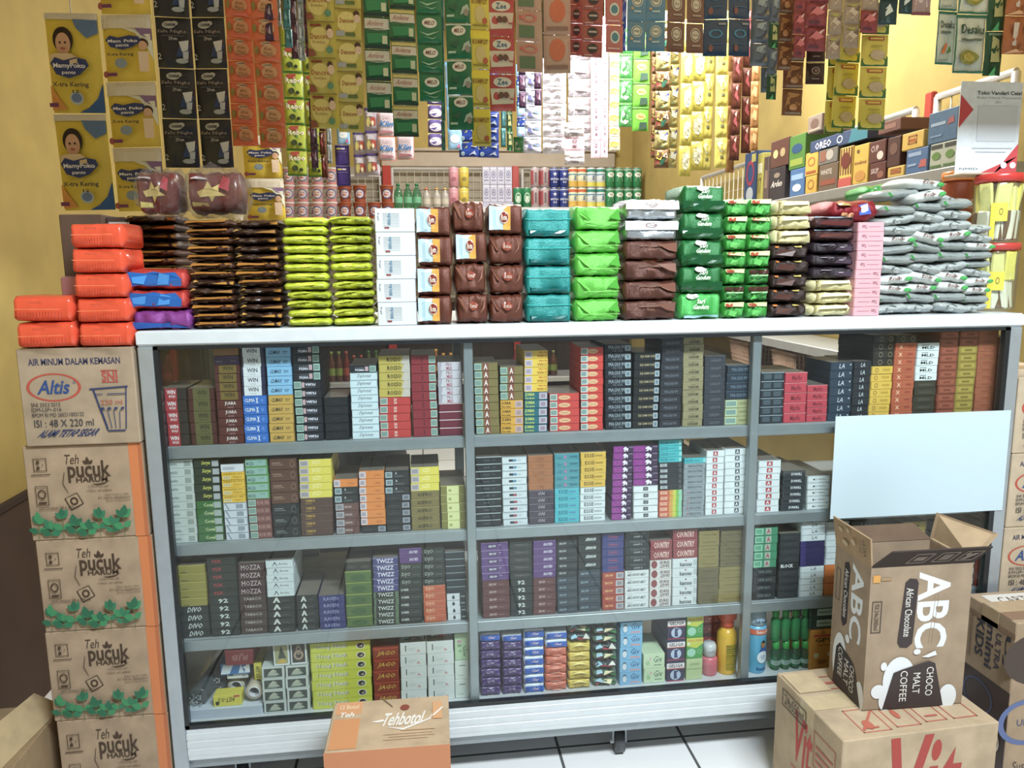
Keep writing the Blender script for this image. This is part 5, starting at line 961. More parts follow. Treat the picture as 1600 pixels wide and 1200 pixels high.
SK = {
 'mamy': ('e6cc3c', 'wrap', 'R 0 .93 1 1 ded8cc;P 2c5c9c 1 0 .5 .0 .72 .05 .9 .14 1 .3;P e8a04c 0 .02 .3 .03 .1 .2 0 .28;P 5c7ca8 .55 .93 1 .93 1 .8 .8 .74 .62 .84;'+BABY+';'+HEART(.42)+';T X-tra_Kering .12 .23 .8 .29 3c3c44 b;E .56 .13 .13 .065 b8c4cc;E .56 .13 .1 .045 6c84b4;T 12 .5 .18 .62 .21 333 b;R .02 .04 .2 .08 7c3c6c', .08),
 'mamys': ('e8cc40', 'wrap', 'R 0 .78 1 1 e4ded0;P e8ecdc .45 .78 1 .78 1 .3 .9 .5 .7 .7;P 8c6c9c .7 .78 1 .78 1 .6 .8 .68;E .84 .54 .1 .08 3c2420;E .84 .51 .085 .07 dcb090;P f0d8c0 .74 .42 .94 .42 .92 .12 .74 .12;'+HEART(.54)+';T X-tra_Kering .12 .34 .66 .4 3c3c44 b;E .4 .24 .12 .075 8ca0b4;E .06 .08 .06 .05 b05c5c;R .1 .05 .3 .1 7c3c6c', .08),
 'charmn': ('262a36', 'wrap', 'E .4 .84 .2 .075 b8bcc0;E .56 .87 .1 .05 b8bcc0;T CHARM .26 .81 .58 .87 1c2028 b;T Safe_Night .06 .66 .88 .74 a89c98;R .18 .615 .8 .625 6c7078;T 29cm .38 .53 .62 .6 b4b8bc b;P 2c4478 .55 .2 .9 .2 .98 .44 .7 .5;P ccd4dc .66 .5 .94 .54 .9 .34 .74 .3;P b4c0cc .76 .3 .92 .32 .9 .16 .76 .16;E .72 .12 .18 .05 a0acb8;T 2 .05 .14 .16 .26 c0c4c8', .07),
 'charmo': ('d2663c', 'wrap', 'E .58 .5 .3 .3 cc9468;E .5 .84 .2 .09 d0b090;T CHARM .36 .8 .66 .88 4c3428 b;T Fit .44 .5 .7 .64 7c5c34;T Maxi .4 .3 .74 .44 7c5c34;R .3 .24 .8 .26 6c3c28;E .14 .5 .08 .2 8c7c3c', .09),
 'dancow': ('bcae48', 'wrap', 'E .42 .5 .36 .36 d0be6c;T Dancow .1 .5 .8 .66 a8642c b;T FortiGro .2 .38 .62 .46 8c5c34;R .1 .86 .5 .92 8c3c2c;E .78 .8 .1 .1 4c2c20;E .82 .66 .12 .14 d8b8a0;P 8c4c34 .0 .0 .3 .04 .2 .2 .02 .24;E .78 .2 .12 .1 5c8c6c;R 0 .96 1 1 8c7c34', .06),
 'dancow2': ('c0b04c', 'wrap', 'E .46 .55 .38 .36 d8c878;T 1_Dancow .08 .52 .72 .68 a8642c b;E .82 .84 .12 .11 4c2c20;E .84 .68 .12 .14 d8b8a0;R .04 .1 .36 .26 a0a4ac;R .4 .1 .76 .22 5c6c34;R 0 .96 1 1 8c7c34', .06),
 'anlene': ('1f6444', 'wrap', 'R .02 .62 .98 .94 c8c4b8;T Anlene .1 .7 .8 .86 b06c6c i;P e0dcd0 .0 .62 .5 .56 1 .66 1 .62;P 2c8454 .1 .46 .9 .5 .86 .2 .14 .14;R .7 .14 .9 .4 c0c8a8;R 0 0 1 .08 16301f', .06),
 'anleneg': ('2b7048', 'wrap', 'R .02 .58 .98 .84 ccc4b4;R .02 .86 .98 .97 c8bc70;T Anlene .1 .64 .8 .8 b06c6c i;P e0dcd0 .0 .58 .5 .54 1 .62 1 .6;P 2c8454 .1 .44 .9 .46 .86 .18 .14 .14;R .74 .14 .92 .4 c0c8a8;R 0 0 1 .08 16301f', .06),
 'milo': ('17704a', 'wrap', 'E .5 .66 .3 .17 dcd8cc;T MILO .28 .59 .72 .73 6c2c24 bi;P 9cc4a4 .08 .36 .4 .28 .5 .3 .9 .4 .5 .24 .4 .22;P 8cb494 .2 .2 .6 .14 .8 .2 .6 .1;R 0 .97 1 1 0f5034', .06),
 'milo2': ('1a6c48', 'wrap', 'R 0 .93 1 .98 b8ccc0;E .5 .78 .28 .14 dcd8cc;T MILO .3 .72 .7 .84 6c2c24 bi;P a8b8a8 .6 .2 .98 .34 .9 .5 .7 .42;E .84 .26 .1 .1 8c8478;R .06 .14 .36 .2 a8c4b0;P 2c5c44 .1 .4 .5 .5 .4 .3', .06),
 'komp': ('cfbe3c', 'wrap', 'R .0 .76 1 .97 e0cc20;T KOMPLIT .1 .62 .9 .74 8c5c20 b;E .5 .36 .26 .22 c8b470;E .74 .2 .14 .08 b05838;R .1 .06 .9 .1 8c7c28', .08),
 'zee': ('bd4c50', 'wrap', 'E .5 .78 .34 .14 d8d4cc;T Zee .3 .7 .7 .86 2c648c b;P d4ccc0 .04 .6 .96 .62 .9 .2 .1 .16;E .44 .42 .1 .09 6c4c44;E .62 .42 .1 .09 6c4c44;R .76 .3 .92 .34 a04c54', .08),
 'beigeg': ('b08c7c', 'wrap', 'R .1 .1 .7 .5 5c7054;E .5 .74 .3 .14 c86c64 .7;R .1 .7 .2 .8 c05c54', .05),
 'check': ('747470', 'wrap', ';'.join(f'P 3c3c3c {.1+.4*(i%2):.2f} {.08+.1*i:.2f} {.45+.4*(i%2):.2f} {.12+.1*i:.2f} {.4+.4*(i%2):.2f} {.17+.1*i:.2f} {.14+.4*(i%2):.2f} {.13+.1*i:.2f}' for i in range(9)), .12),
 'peach': ('b89888', 'wrap', 'E .5 .6 .3 .3 c86c4c;R .1 .1 .9 .2 8c6c60', .05),
 'redbr': ('984844', 'wrap', 'E .5 .55 .26 .32 3c2c2c;R .3 .5 .7 .62 a89c94;R .1 .08 .5 .16 c08c84', .06),
 'pinkr': ('b46464', 'wrap', 'E .5 .55 .28 .24 c8c8c0;E .5 .55 .2 .16 4c7c8c;R .1 .1 .8 .16 d0a0a0', .06),
 'frblue': ('4c7c9c', 'wrap', 'E .5 .66 .3 .2 c8c4b4;E .5 .66 .26 .17 4c6c80 .8;T Milk .36 .62 .64 .7 2c3c4c;R .3 .28 .7 .34 a8b8bc;E .22 .4 .08 .05 b8946c', .06),
 'frbrn': ('6e4a40', 'wrap', 'E .5 .6 .3 .24 c0b4a4;E .5 .6 .26 .2 6c5048 .8;T Choco .36 .56 .64 .64 3c2c28;R .3 .2 .8 .26 a08c80', .06),
 'dblue': ('1f3a5c', 'wrap', 'E .5 .6 .3 .12 3c7ca0 .7;R .6 .84 .9 .9 8c8c94;E .3 .2 .1 .1 7c4c4c;R .2 .3 .8 .32 3c6484', .06),
 'crink': ('5c687c', 'foil', 'P 3c4458 .1 .2 .6 .1 .9 .5 .3 .6;P 8c98a4 .2 .6 .7 .5 .8 .9 .3 .8;P 8c7c5c .6 .1 .9 .2 .8 .4', .2),
 'brsac': ('7a4c30', 'foil', 'P b07c44 .1 .3 .9 .4 .8 .8 .2 .85;R .1 .04 .9 .12 8c7c70;E .5 .3 .2 .12 c08c5c', .1),
 'redfo': ('8c3c48', 'foil', 'P c46c74 .1 .5 .5 .3 .8 .6 .4 .8;P d8b8bc .4 .7 .6 .6 .8 .9;R .1 .1 .6 .2 5c2c44', .14),
 'bgfoil': ('9c8c80', 'foil', 'P c0b0a0 .1 .4 .4 .2 .8 .5 .4 .7;P 6c5c54 .5 .6 .8 .5 .9 .8;P a8a860 .1 .8 .5 .7 .9 .95', .16),
 'coffee': ('3a2420', 'wrap', 'E .5 .6 .22 .16 c0a898 .8;R .05 .92 .95 .98 b09c6c;R .3 .2 .7 .26 8c7468;E .5 .6 .1 .08 8c6c5c', .06),
 'masako': ('cdbd44', 'wrap', 'R .2 .8 .8 .92 b04c38;R .26 .83 .74 .89 d8bc50;P 3c6c3c 0 0 1 0 1 .3 .7 .4 .4 .38 0 .22;E .55 .34 .28 .16 b8a488;R .3 .6 .7 .64 a89838', .10),
 'tealf': ('22404c', 'foil', 'P c8d4d8 .3 .3 .7 .5 .5 .8 .3 .6;P 3c6474 .1 .1 .6 .05 .5 .3', .12),
 'pkgr': ('a88c90', 'foil', 'P c8b4b8 .1 .4 .8 .3 .7 .8 .2 .8;R 0 0 1 .1 7c3c48', .1),
 'desaku': ('c0ccc8', 'foil', 'R 0 .95 1 1 1f6c54;R 0 0 .03 1 1f6c54;R .96 0 1 1 1f6c54;R 0 0 1 .03 1f6c54;T Desaku .12 .68 .86 .82 3c4c44 b;R .12 .58 .7 .62 5c6c64;P d8702c .2 .2 .4 .4 .54 .36 .4 .2;P 5c8c3c .5 .2 .74 .24 .7 .36;R .1 .06 .6 .09 8c9c94', .05),
 'desaku2': ('c4d0cc', 'foil', 'R 0 .95 1 1 1f6c54;R 0 0 .03 1 1f6c54;R .96 0 1 1 1f6c54;R 0 0 1 .03 1f6c54;T Desaku .12 .66 .9 .82 2c4c3c b;R .12 .54 .8 .58 5c6c64;E .42 .26 .3 .13 8c8c3c;E .42 .26 .2 .08 b4a850', .05),
 'dgreen': ('1f4c34', 'foil', 'P a8a870 .3 .3 .8 .3 .7 .8 .3 .9;P 4cac6c .3 .0 .7 .0 .6 .2;R .1 .9 .9 .96 6c8c74', .12),
 'orgs': ('a8643c', 'foil', 'P c8bcb4 .3 .2 .5 .2 .5 .8 .3 .8;P 8c5434 .6 .1 .9 .1 .8 .9;P d8a880 .0 .0 .9 .05 .5 .12', .14),
 # strips hanging farther back
 'rebo': ('b4c444', 'wrap', 'P 6ca048 0 0 1 0 1 .5 .5 .6 0 .5;T Rebo .1 .6 .94 .84 f0e8e0 b;P a84434 .2 .8 .6 .78 .66 .98 .2 .96;E .4 .3 .16 .12 3c4c2c;E .7 .24 .1 .07 2c3c24;R 0 0 1 .06 4c8c3c', .12),
 'klin': ('d4c4d0', 'wrap', 'B 0 0 1 1 d87c68 .03;T So .3 .72 .6 .86 c8b0bc;T Klin .08 .38 .92 .62 2c7cc0 bi;P d08c9c .1 .1 .9 .12 .8 .2 .2 .24', .12),
 'purpw': ('c4bcd0', 'wrap', 'R 0 .88 1 1 4c3c7c;E .3 .36 .16 .22 d8cc7c;P c0584c .4 .2 .84 .22 .8 .56 .5 .58;P dcd8e4 .2 .6 .7 .6 .6 .8 .3 .8;E .6 .3 .1 .12 e8d8b8', .12),
 'purpd': ('43327c', 'wrap', 'R .1 .78 .4 .86 c8c050;R .44 .78 .7 .86 d0c8dc;R .1 .66 .8 .68 8c7cb0;R 0 .95 1 1 5c4c94', .08),
 'downy': ('6a5c9c', 'wrap', 'E .5 .4 .42 .3 d8d0e4;P e0d060 0 .86 1 .86 1 1 0 1;P 4c3c8c .1 .3 .4 .2 .6 .4', .12),
 'kit': ('2446a4', 'wrap', 'P d8d048 .02 .5 .4 .6 .5 .98 .05 .96;T KIT .08 .62 .42 .9 1c2c6c b;P b8c8e8 .5 .1 .7 .2 .9 .1 .8 .4;E .2 .2 .1 .14 a8c8e0;P e0e4ec .6 .7 .9 .6 .9 .8', .1),
 'bluw': ('8cb8dc', 'wrap', 'E .5 .5 .34 .2 e0e8f0;P c86c9c .6 .1 .9 .1 .8 .3;P 3c8cb8 0 .8 1 .9 1 1 0 1', .12),
 'white': ('e0dce4', 'foil', 'E .66 .5 .14 .12 7c7c84 .5;R .2 .8 .8 .84 b8b8c8;P b0b4c4 .1 .1 .7 .14 .6 .24', .14),
 'white2': ('d8d4dc', 'foil', 'R .1 .1 .7 .16 b0acc0;P c4b4c8 .2 .3 .8 .24 .7 .4 .3 .44', .14),
 'wpurp': ('c4c8dc', 'foil', 'P 5c64a0 .2 .3 .5 .2 .6 .5 .3 .6;P 8cacd0 .5 .5 .9 .4 .8 .8;R 0 .9 1 1 e8ecf4', .14),
 'lpink': ('dcbccc', 'wrap', 'E .5 .72 .12 .12 6c4c64 .6;R .4 .3 .6 .44 7c5c74;R .1 .94 .9 .97 b894a8', .06),
 'yelwh': ('dce0c4', 'wrap', 'P e0a438 .06 .2 .94 .22 .9 .62 .4 .7 .08 .6;E .5 .4 .3 .16 ecc060;R 0 .9 1 1 e8ecd8', .08),
 'sgreen': ('4c9c54', 'foil', 'P b8ccb8 .1 .2 .5 .1 .9 .3 .8 .7 .2 .66;P 2c6c3c .3 .3 .6 .4 .5 .6;R 0 .9 1 1 3c9c34', .14),
 'lgreen': ('6cb83c', 'wrap', 'E .5 .6 .3 .14 d8d070;T 3EKA .3 .55 .7 .65 9c4c24 b;P 3c5c4c .4 .06 .9 .1 .86 .36 .44 .36;R 0 .94 1 1 4c9c2c', .10),
 'dmix': ('7a5a3c', 'foil', 'P 1f6450 .4 .1 .9 .3 .7 .5 .4 .4;P d8c84c .1 .5 .4 .4 .6 .8 .2 .9;P a83444 .0 .1 .3 .0 .3 .3 .1 .4;P d8d8cc .5 .6 .9 .5 .8 .8', .2),
 'dmix2': ('b8ac6c', 'foil', 'P 2c6c54 .0 .1 .6 .1 .7 .3 .2 .4;P d8dcd4 .3 .5 .8 .4 .9 .7 .4 .8;P 2c3484 .6 .7 .9 .6 .9 .9;P 3c2c1c .0 .8 .3 .7 .2 .95', .2),
 'yelf': ('c9c050', 'foil', 'E .5 .5 .3 .3 c4c4ac;P 8c8444 .2 .1 .5 .2 .4 .4;P e0dc8c .1 .7 .9 .6 .8 .9;E .6 .4 .1 .1 6c6434 .7', .16),
 'yelf2': ('cfc560', 'foil', 'E .5 .66 .2 .16 b8b89c .7;R .4 .3 .7 .4 5c5c34;P f0eca0 .1 .8 .4 .6 .5 .9', .16),
 'brst': ('a87848', 'foil', 'P c8a070 .1 .4 .6 .3 .7 .7 .3 .8;P 6c4024 .6 .1 .9 .1 .8 .4', .2),
 'dred': ('5c2c24', 'foil', 'P a04c54 .2 .5 .6 .3 .8 .7 .4 .8;P 2c1c1c .1 .1 .5 .05 .6 .3;P c8b4b0 .3 .8 .5 .7 .6 .95', .2),
 'cand': ('4a3050', 'foil', 'P 7c4c6c .1 .2 .5 .1 .6 .6 .2 .7;P a8a0ac .5 .4 .8 .3 .7 .8;P 2c1c2c .6 .1 .9 .1 .9 .5', .3),
 'candt': ('3c7c84', 'foil', 'P 7cacb4 .2 .2 .5 .1 .6 .6 .3 .8;P 1f4c54 .6 .3 .9 .2 .8 .7', .3),
 'cands': ('8c98a0', 'foil', 'P c8ccd4 .2 .2 .5 .1 .6 .6 .3 .8;P 5c6470 .6 .3 .9 .2 .8 .7', .3),
}
SM = {}
def sm(k):
    if k not in SM:
        g = SK[k]; SM[k] = sachet_mesh('sachet', g[0], g[1], g[2], g[3], .018 if g[1] == 'wrap' else .07, seed=sum(map(ord, k)) % 17, hires=k in ('mamy', 'mamys', 'milo', 'milo2', 'anlene', 'anleneg', 'klin'))
    return SM[k]
RAILZ = {}
def strip(x0, x1, yt, yb, row, Y, k, label, group=None, name='sachet_strip', sway=0.0):
    xb = xat((x0+x1)/2, Y, 1.5); 
    for _ in range(3): zb_ = zat(yb, xb, Y); xb = xat((x0+x1)/2, Y, zb_)
    wd = xat(x1, Y, zb_)-xat(x0, Y, zb_); hrow = zat(yb-row, xb, Y)-zb_
    zt = zat(yt, xb, Y) if yt > 0 else zat(-24, xb, Y)
    n = max(1, int(math.ceil((zt-zb_)/hrow-.3))) if yt <= 0 else max(1, round((zt-zb_)/hrow))
    keys = k.split('+')
    rail = railz(Y); top = zb_+n*hrow
    if top > rail-.02: n -= 1; top = zb_+n*hrow
    e = empty(name, (xb, Y, rail)); tag(e, label, 'sachet strip', group)
    e.rotation_euler = (rnd(.02), rnd(.010), rnd(.13))
    for i in range(n):
        kk = keys[i % len(keys)]
        obj('sachet', sm(kk), (rnd(.0012)+sway*(n-i)*.2, 0, zb_+hrow*i-rail), (0, rnd(.012), 0), (wd, wd, hrow*.985), parent=e)
    b = MB(); b.tube([(0, .003, top-rail-.004), (0, .003, 0)], .0012, M('c8c8c8', 'plastic'), 6); b.tube([(0, .003, 0), (0, .014, .012), (0, .0, .018), (0, -.006, .008)], .0012, M('c8c8c8', 'plastic'), 5)
    obj('hanging_string', b.mesh('hanging_string'), parent=e)
    return e
def railz(Y): return {0: 1.80, 1: 2.02, 2: 2.36, 3: 2.60}[0 if Y < .42 else 1 if Y < 1 else 2 if Y < 2.2 else 3]
def raily(Y, x0=XL, x1=XR, n=0):
    b = MB(); b.tube([(x0, Y, railz(Y)+.006), (x1, Y, railz(Y)+.006)], .006, M('9c9c9c', 'metal'), 10)
    tag(obj('hanging_rail', b.mesh('hanging_rail')), ['front steel rail over the counter carrying the sachet strips', 'steel rail above the left diaper strips', 'middle steel rail carrying the bright sachet strips', 'rearmost steel rail near the back wall', 'second front rail just behind the first one'][n], 'rail')
FY = .22; FY2 = .30
raily(FY, XL, XR+.0, 0); raily(FY2, XL, XR, 4); raily(.52, XL, .6, 1); raily(1.7, XL, XR, 2); pass
for y in (FY, FY2):
    pass
DG = 'diaper sachet strips'
strip(97, 178, -1, 328, 152, .52, 'mamy', 'leftmost diaper strip, large yellow packs with a baby')
strip(184, 262, -1, 330, 100, .52, 'mamys', 'second diaper strip, smaller yellow packs with white headers')
strip(262, 315, -1, 262, 77, .50, 'charmn', 'left strip of black night pad packs')
strip(316, 366, -1, 262, 77, .50, 'charmn', 'right strip of black night pad packs')
strip(366, 405, -1, 228, 33, FY2, 'charmo', 'left strip of orange pad packs, partly hidden')
strip(404, 445, -1, 230, 33, FY, 'charmo', 'right strip of orange pad packs')
strip(386, 444, 232, 345, 66, 1.7, 'mamys', 'yellow diaper packs with white headers above the cups')
for i, (a, c, yb, k) in enumerate(((416, 430, 64, 'cand'), (430, 441, 40, 'cands'), (444, 456, 75, 'candt'), (457, 468, 92, 'cand'), (468, 478, 95, 'cands'), (478, 489, 90, 'cand'))):
    strip(a, c, -1, yb, 30, FY2 if i % 2 else FY, k, f'narrow dangling twisted sweets strip, {ORD[i+1]} from left of the purple and teal bunch', 'purple and teal dangling strips')
strip(489, 532, -1, 200, 55, FY, 'dancow', 'left strip of olive yellow milk sachets')
strip(533, 573, -1, 207, 47.5, FY, 'dancow2', 'right strip of olive yellow milk sachets')
strip(574, 613, -1, 176, 49.5, FY, 'anlene', 'left strip of green and white milk sachets')
strip(615, 654, -1, 214, 49, FY, 'anleneg', 'right strip of green and white milk sachets with gold tops')
strip(655, 694, -1, 158, 45.5, FY, 'milo', 'left strip of green malt drink sachets, shorter one')
strip(699, 737, -1, 203, 55, FY, 'milo2', 'right strip of green malt drink sachets, longer one')
strip(737, 767, -1, 228, 60, FY, 'komp', 'long strip of yellow sachets beside the red-pink ones')
strip(763, 805, -1, 173, 58, FY2, 'zee', 'strip of red-pink sachets with pale ovals')
strip(806, 847, -1, 113, 48, FY, 'beigeg', 'dusky beige and green strip right of the red-pink one')
strip(848, 866, -1, 92, 40, FY2, 'check', 'left narrow grey checked strip'); strip(866, 884, -1, 62, 40, FY2, 'check', 'right narrow grey checked strip')
strip(850, 891, -1, 114, 60, .26, 'peach', 'peach coloured strip hanging behind the checked ones')
strip(890, 911, -1, 86, 25, FY2, 'redbr', 'first strip of red-brown sachets'); strip(911, 943, -1, 89, 25, FY, 'redbr', 'second strip of red-brown sachets')
strip(945, 972, -1, 82, 43, FY, 'pinkr', 'strip of faded pink sachets with round badges')
strip(693, 699, -1, 236, 46, FY2, 'candt', 'thin blue edge-on strip between the two green malt drink strips')
strip(972, 978, -1, 80, 47, FY2, 'kit', 'thin deep blue edge-on strip left of the grey-blue sachets')
strip(979, 1008, -1, 80, 47, FY, 'frblue', 'left strip of grey-blue milk sachets'); strip(1009, 1038, -1, 80, 47, FY, 'frblue', 'right strip of grey-blue milk sachets')
strip(1041, 1069, -1, 82, 47, FY, 'frbrn', 'left strip of brown milk sachets'); strip(1070, 1097, -1, 84, 47, FY, 'frbrn', 'right strip of brown milk sachets')
strip(1098, 1134, -1, 88, 58, FY, 'dblue', 'left strip of dark blue sachets'); strip(1135, 1169, -1, 88, 58, FY, 'dblue', 'right strip of dark blue sachets')
strip(1170, 1198, -1, 104, 36, FY, 'crink', 'crinkled blue-grey foil strip'); strip(1186, 1206, -1, 145, 40, FY2, 'crink+coffee', 'dark grey strip with coffee sachets, at the dark edge')
strip(1199, 1215, -1, 155, 40, FY, 'dgreen+crink', 'narrow dark green foil strip'); strip(1213, 1236, -1, 110, 44, .26, 'brsac', 'left strip of brown sachets'); strip(1222, 1254, -1, 180, 42, FY2, 'brsac', 'longer strip of brown sachets, lowest hanging')
strip(1236, 1256, -1, 90, 36, FY, 'redfo', 'left crimson foil strip'); strip(1257, 1291, -1, 80, 38, FY, 'redfo', 'right crimson foil strip')
strip(1258, 1286, -1, 132, 35, FY2, 'coffee', 'strip of dark coffee sachets behind the crimson foil')
strip(1291, 1313, -1, 92, 38, FY, 'bgfoil', 'left beige foil strip'); strip(1314, 1341, -1, 74, 36, FY, 'bgfoil', 'right beige foil strip'); strip(1342, 1370, -1, 52, 36, FY, 'redfo+bgfoil', 'mixed pink and beige foil strip')
strip(1290, 1318, -1, 208, 52, FY2+.02, 'masako', 'rear strip of yellow and green seasoning sachets')
strip(1300, 1338, -1, 200, 51, FY2, 'masako', 'middle strip of yellow and green seasoning sachets'); strip(1338, 1378, -1, 203, 49, .26, 'masako', 'right strip of yellow and green seasoning sachets')
strip(1374, 1402, -1, 38, 40, FY, 'tealf', 'left dark teal foil strip'); strip(1402, 1424, -1, 22, 40, FY, 'tealf', 'right dark teal foil strip'); strip(1424, 1453, -1, 24, 40, FY, 'pkgr', 'short pinkish grey strip')
strip(1460, 1489, -1, 101, 84, .16, 'desaku', 'smaller strip of white sachets with green edges'); strip(1490, 1538, -1, 114, 92, .14, 'desaku2', 'larger strip of white sachets with green edges')
strip(1537, 1562, -1, 118, 70, .18, 'dgreen', 'dark green foil strip beside the white sachets'); strip(1568, 1603, -1, 84, 60, .16, 'orgs', 'orange-brown strip at the right edge')
raily(.16, 1.2, XR, 4) if 0 else None
# back rows
B1, B2_ = 1.7, 2.9
strip(452, 482, 40, 276, 39.5, B1, 'rebo', 'left strip of green and yellow seed snack packs'); strip(481, 506, 40, 277, 39.5, B1+.04, 'rebo', 'right strip of green and yellow seed snack packs')
strip(489, 500, 150, 262, 36, 1.55, 'cand', 'dark twisted sweets strip before the green seed packs, left'); strip(500, 510, 150, 278, 36, 1.55, 'dred', 'dark twisted sweets strip before the green seed packs, middle'); strip(510, 518, 190, 255, 30, 1.55, 'cands', 'pale twisted strip before the purple packs')
strip(526, 546, 195, 226, 30, B1, 'bluw', 'single blue and white sachet over the purple packs'); strip(527, 549, 226, 290, 32, B1+.02, 'purpd', 'strip of deep purple packs above the noodle cups')
strip(551, 573, 170, 275, 35, B1, 'purpw', 'left strip of white and purple packs'); strip(573, 595, 170, 274, 35, B1, 'purpw', 'right strip of white and purple packs')
strip(594, 621, 176, 252, 38, B1, 'klin', 'left strip of pink detergent sachets'); strip(622, 649, 176, 250, 38, B1, 'klin', 'right strip of pink detergent sachets')
strip(670, 694, 90, 229, 22, B1, 'downy', 'strip of purple and white softener sachets')
strip(697, 719, 100, 235, 34, B1, 'bluw', 'strip of pale blue sachets beside the blue and yellow ones')
strip(718, 748, 120, 246, 24, B1, 'kit', 'left strip of blue and yellow sachets'); strip(748, 781, 100, 247, 24, B1+.03, 'kit', 'right strip of blue and yellow sachets')
strip(783, 791, 120, 230, 30, 1.6, 'candt', 'thin teal strip behind the yellow strip'); strip(792, 801, 120, 236, 30, 1.6, 'dgreen', 'thin dark green strip behind the pink strip')
strip(806, 819, 100, 214, 16, B1, 'bluw+kit', 'strip of tiny bright blue sachets'); strip(800, 816, 214, 238, 24, B1+.05, 'sgreen', 'single dull sachet under the tiny blue ones')
strip(820, 848, 50, 239, 25, B1, 'wpurp', 'strip of white and lilac crinkled sachets'); strip(811, 822, 60, 170, 26, 1.58, 'cand', 'purple fringe strip, left'); strip(834, 845, 60, 165, 26, 1.58, 'cand', 'purple fringe strip, right')
strip(850, 886, 30, 240, 26, B1, 'white', 'brightly lit strip of white sachets, left'); strip(886, 922, 30, 236, 28, B1+.04, 'white2', 'brightly lit strip of white sachets, right')
strip(880, 911, 190, 257, 22, 1.62, 'white2+lpink', 'short pale pink strip hanging lowest before the white ones')
strip(921, 937, 30, 247, 27, B1, 'lpink', 'left strip of pale pink sachets'); strip(938, 949, 30, 247, 27, B1, 'lpink', 'right strip of pale pink sachets')
strip(950, 966, 30, 235, 20.5, B1, 'yelwh', 'strip of white and orange-yellow sachets')
strip(968, 988, 40, 199, 38, B1, 'sgreen', 'strip of shiny green and silver sachets'); strip(989, 1014, 40, 205, 38, B1, 'lgreen', 'strip of light green and yellow sachets')
strip(1014, 1027, 30, 247, 26, 1.5, 'dmix', 'dark mixed foil strip, first of the bright right group'); strip(1022, 1044, 30, 262, 30, 1.45, 'dmix+dmix2', 'dark mixed foil strip, second of the bright right group')
strip(1044, 1060, 30, 262, 32, 1.5, 'dmix2', 'mixed foil strip beside the yellow ones')
strip(1059, 1078, 30, 276, 48, 1.45, 'yelf', 'first yellow foil strip of the right group'); strip(1078, 1099, 30, 267, 46, 1.5, 'yelf', 'second yellow foil strip of the right group')
strip(1098, 1114, 30, 266, 50, 1.5, 'yelf2', 'third yellow foil strip of the right group'); strip(1113, 1132, 30, 262, 48, 1.45, 'yelf2', 'fourth yellow foil strip of the right group')
strip(1130, 1143, 30, 270, 52, 1.5, 'brst', 'ochre foil strip right of the yellow ones'); strip(1141, 1156, 30, 250, 40, 1.45, 'dred', 'dark red foil strip of the right group'); strip(1154, 1170, 30, 240, 44, 1.5, 'dred', 'maroon foil strip right of the dark red one'); strip(1168, 1180, 80, 236, 36, 1.45, 'brst', 'gold-brown foil strip at the end of the bright group')

# ================================================================== BACK SHELVES
def cup(px, z, y, col, idx, row, red=True):
    x = xat(px, y, z); b = None
    o = obj('noodle_cup', CUPM[col], (x, y, z)); tag(o, f'{["white and red", "orange-brown"][col]} noodle cup, {row} row, {ORD[idx]} from left', 'noodle cup', 'noodle cups on the back shelf'); return o
CUPM = []
for col in (('e4dad6', 'cc8488', 'c4708c'), ('b0603c', 'a04c30', 'c86c4c')):
    b = MB(); R, H = .0455, .112; b.lathe([(R*.74, 0), (R*.97, H*.93), (R*1.04, H*.95), (R*1.04, H), (R*.3, H)], M(col[0], 'card'), 26)
    fr = lambda u, v, off: Vector((math.cos(-math.pi+u*math.pi)*(R*(.74+.23*v)+off+.0008), math.sin(-math.pi+u*math.pi)*(R*(.74+.23*v)+off+.0008), H*.93*v))
    prints(b, fr, f'R 0 .04 1 .2 {col[1]};R 0 .84 1 .96 {col[1]};P {col[2]} .1 .3 .26 .4 .2 .6 .08 .5;E .5 .52 .26 .3 4c5ca0;E .5 .52 .21 .24 e0d0cc;T Pop .4 .54 .6 .66 c03c3c b;T Mie .4 .4 .6 .52 c03c3c b;P {col[2]} .76 .3 .9 .4 .86 .7', sub=14); CUPM.append(b.mesh('noodle_cup'))
yc = YB-.34
cx_ = [452, 474, 497, 519, 540, 563]; hc = .113
for r, (lst, rowname) in enumerate(((cx_, 'bottom'), (cx_, 'middle'), (cx_[:4], 'top'))):
    for i, px in enumerate(lst): cup(px, ZR1+.001+r*hc, yc, 1 if px > 530 else 0, i+1, rowname)
cup(586, ZR1+.001, yc, 1, 7, 'bottom'); cup(607, ZR1+.001, yc, 1, 8, 'bottom'); cup(605, ZR1+.001+hc, yc, 1, 8, 'middle')
def sbottle(px, z, y, R, H, mat, capc, label, group=None, lab=None, name='drink_bottle'):
    x = xat(px, y, z); e = empty(name, (x, y, z)); tag(e, label, 'bottle', group)
    b = MB(); b.lathe([(R*.9, 0), (R, .01), (R, H*.55), (R*.85, H*.66), (R*.38, H*.84), (R*.36, H*.93)], mat, 18)
    if lab: b.lathe([(R*1.01, H*.2), (R*1.01, H*.45)], M(lab, 'card'), 18, caps=False)
    obj('bottle_body', b.mesh('bottle_body'), parent=e); b = MB(); b.lathe([(R*.42, H*.91), (R*.42, H), (R*.2, H)], M(capc, 'plastic'), 14); obj('cap', b.mesh('cap'), parent=e)
for i, px in enumerate((623, 638, 652)): sbottle(px, ZR2+.001, yc, .030, .165, PETG, '2c7c4c', f'green bottle with a dark cap on the back shelf, {ORD[i+1]} from left', None, '6cb48c')
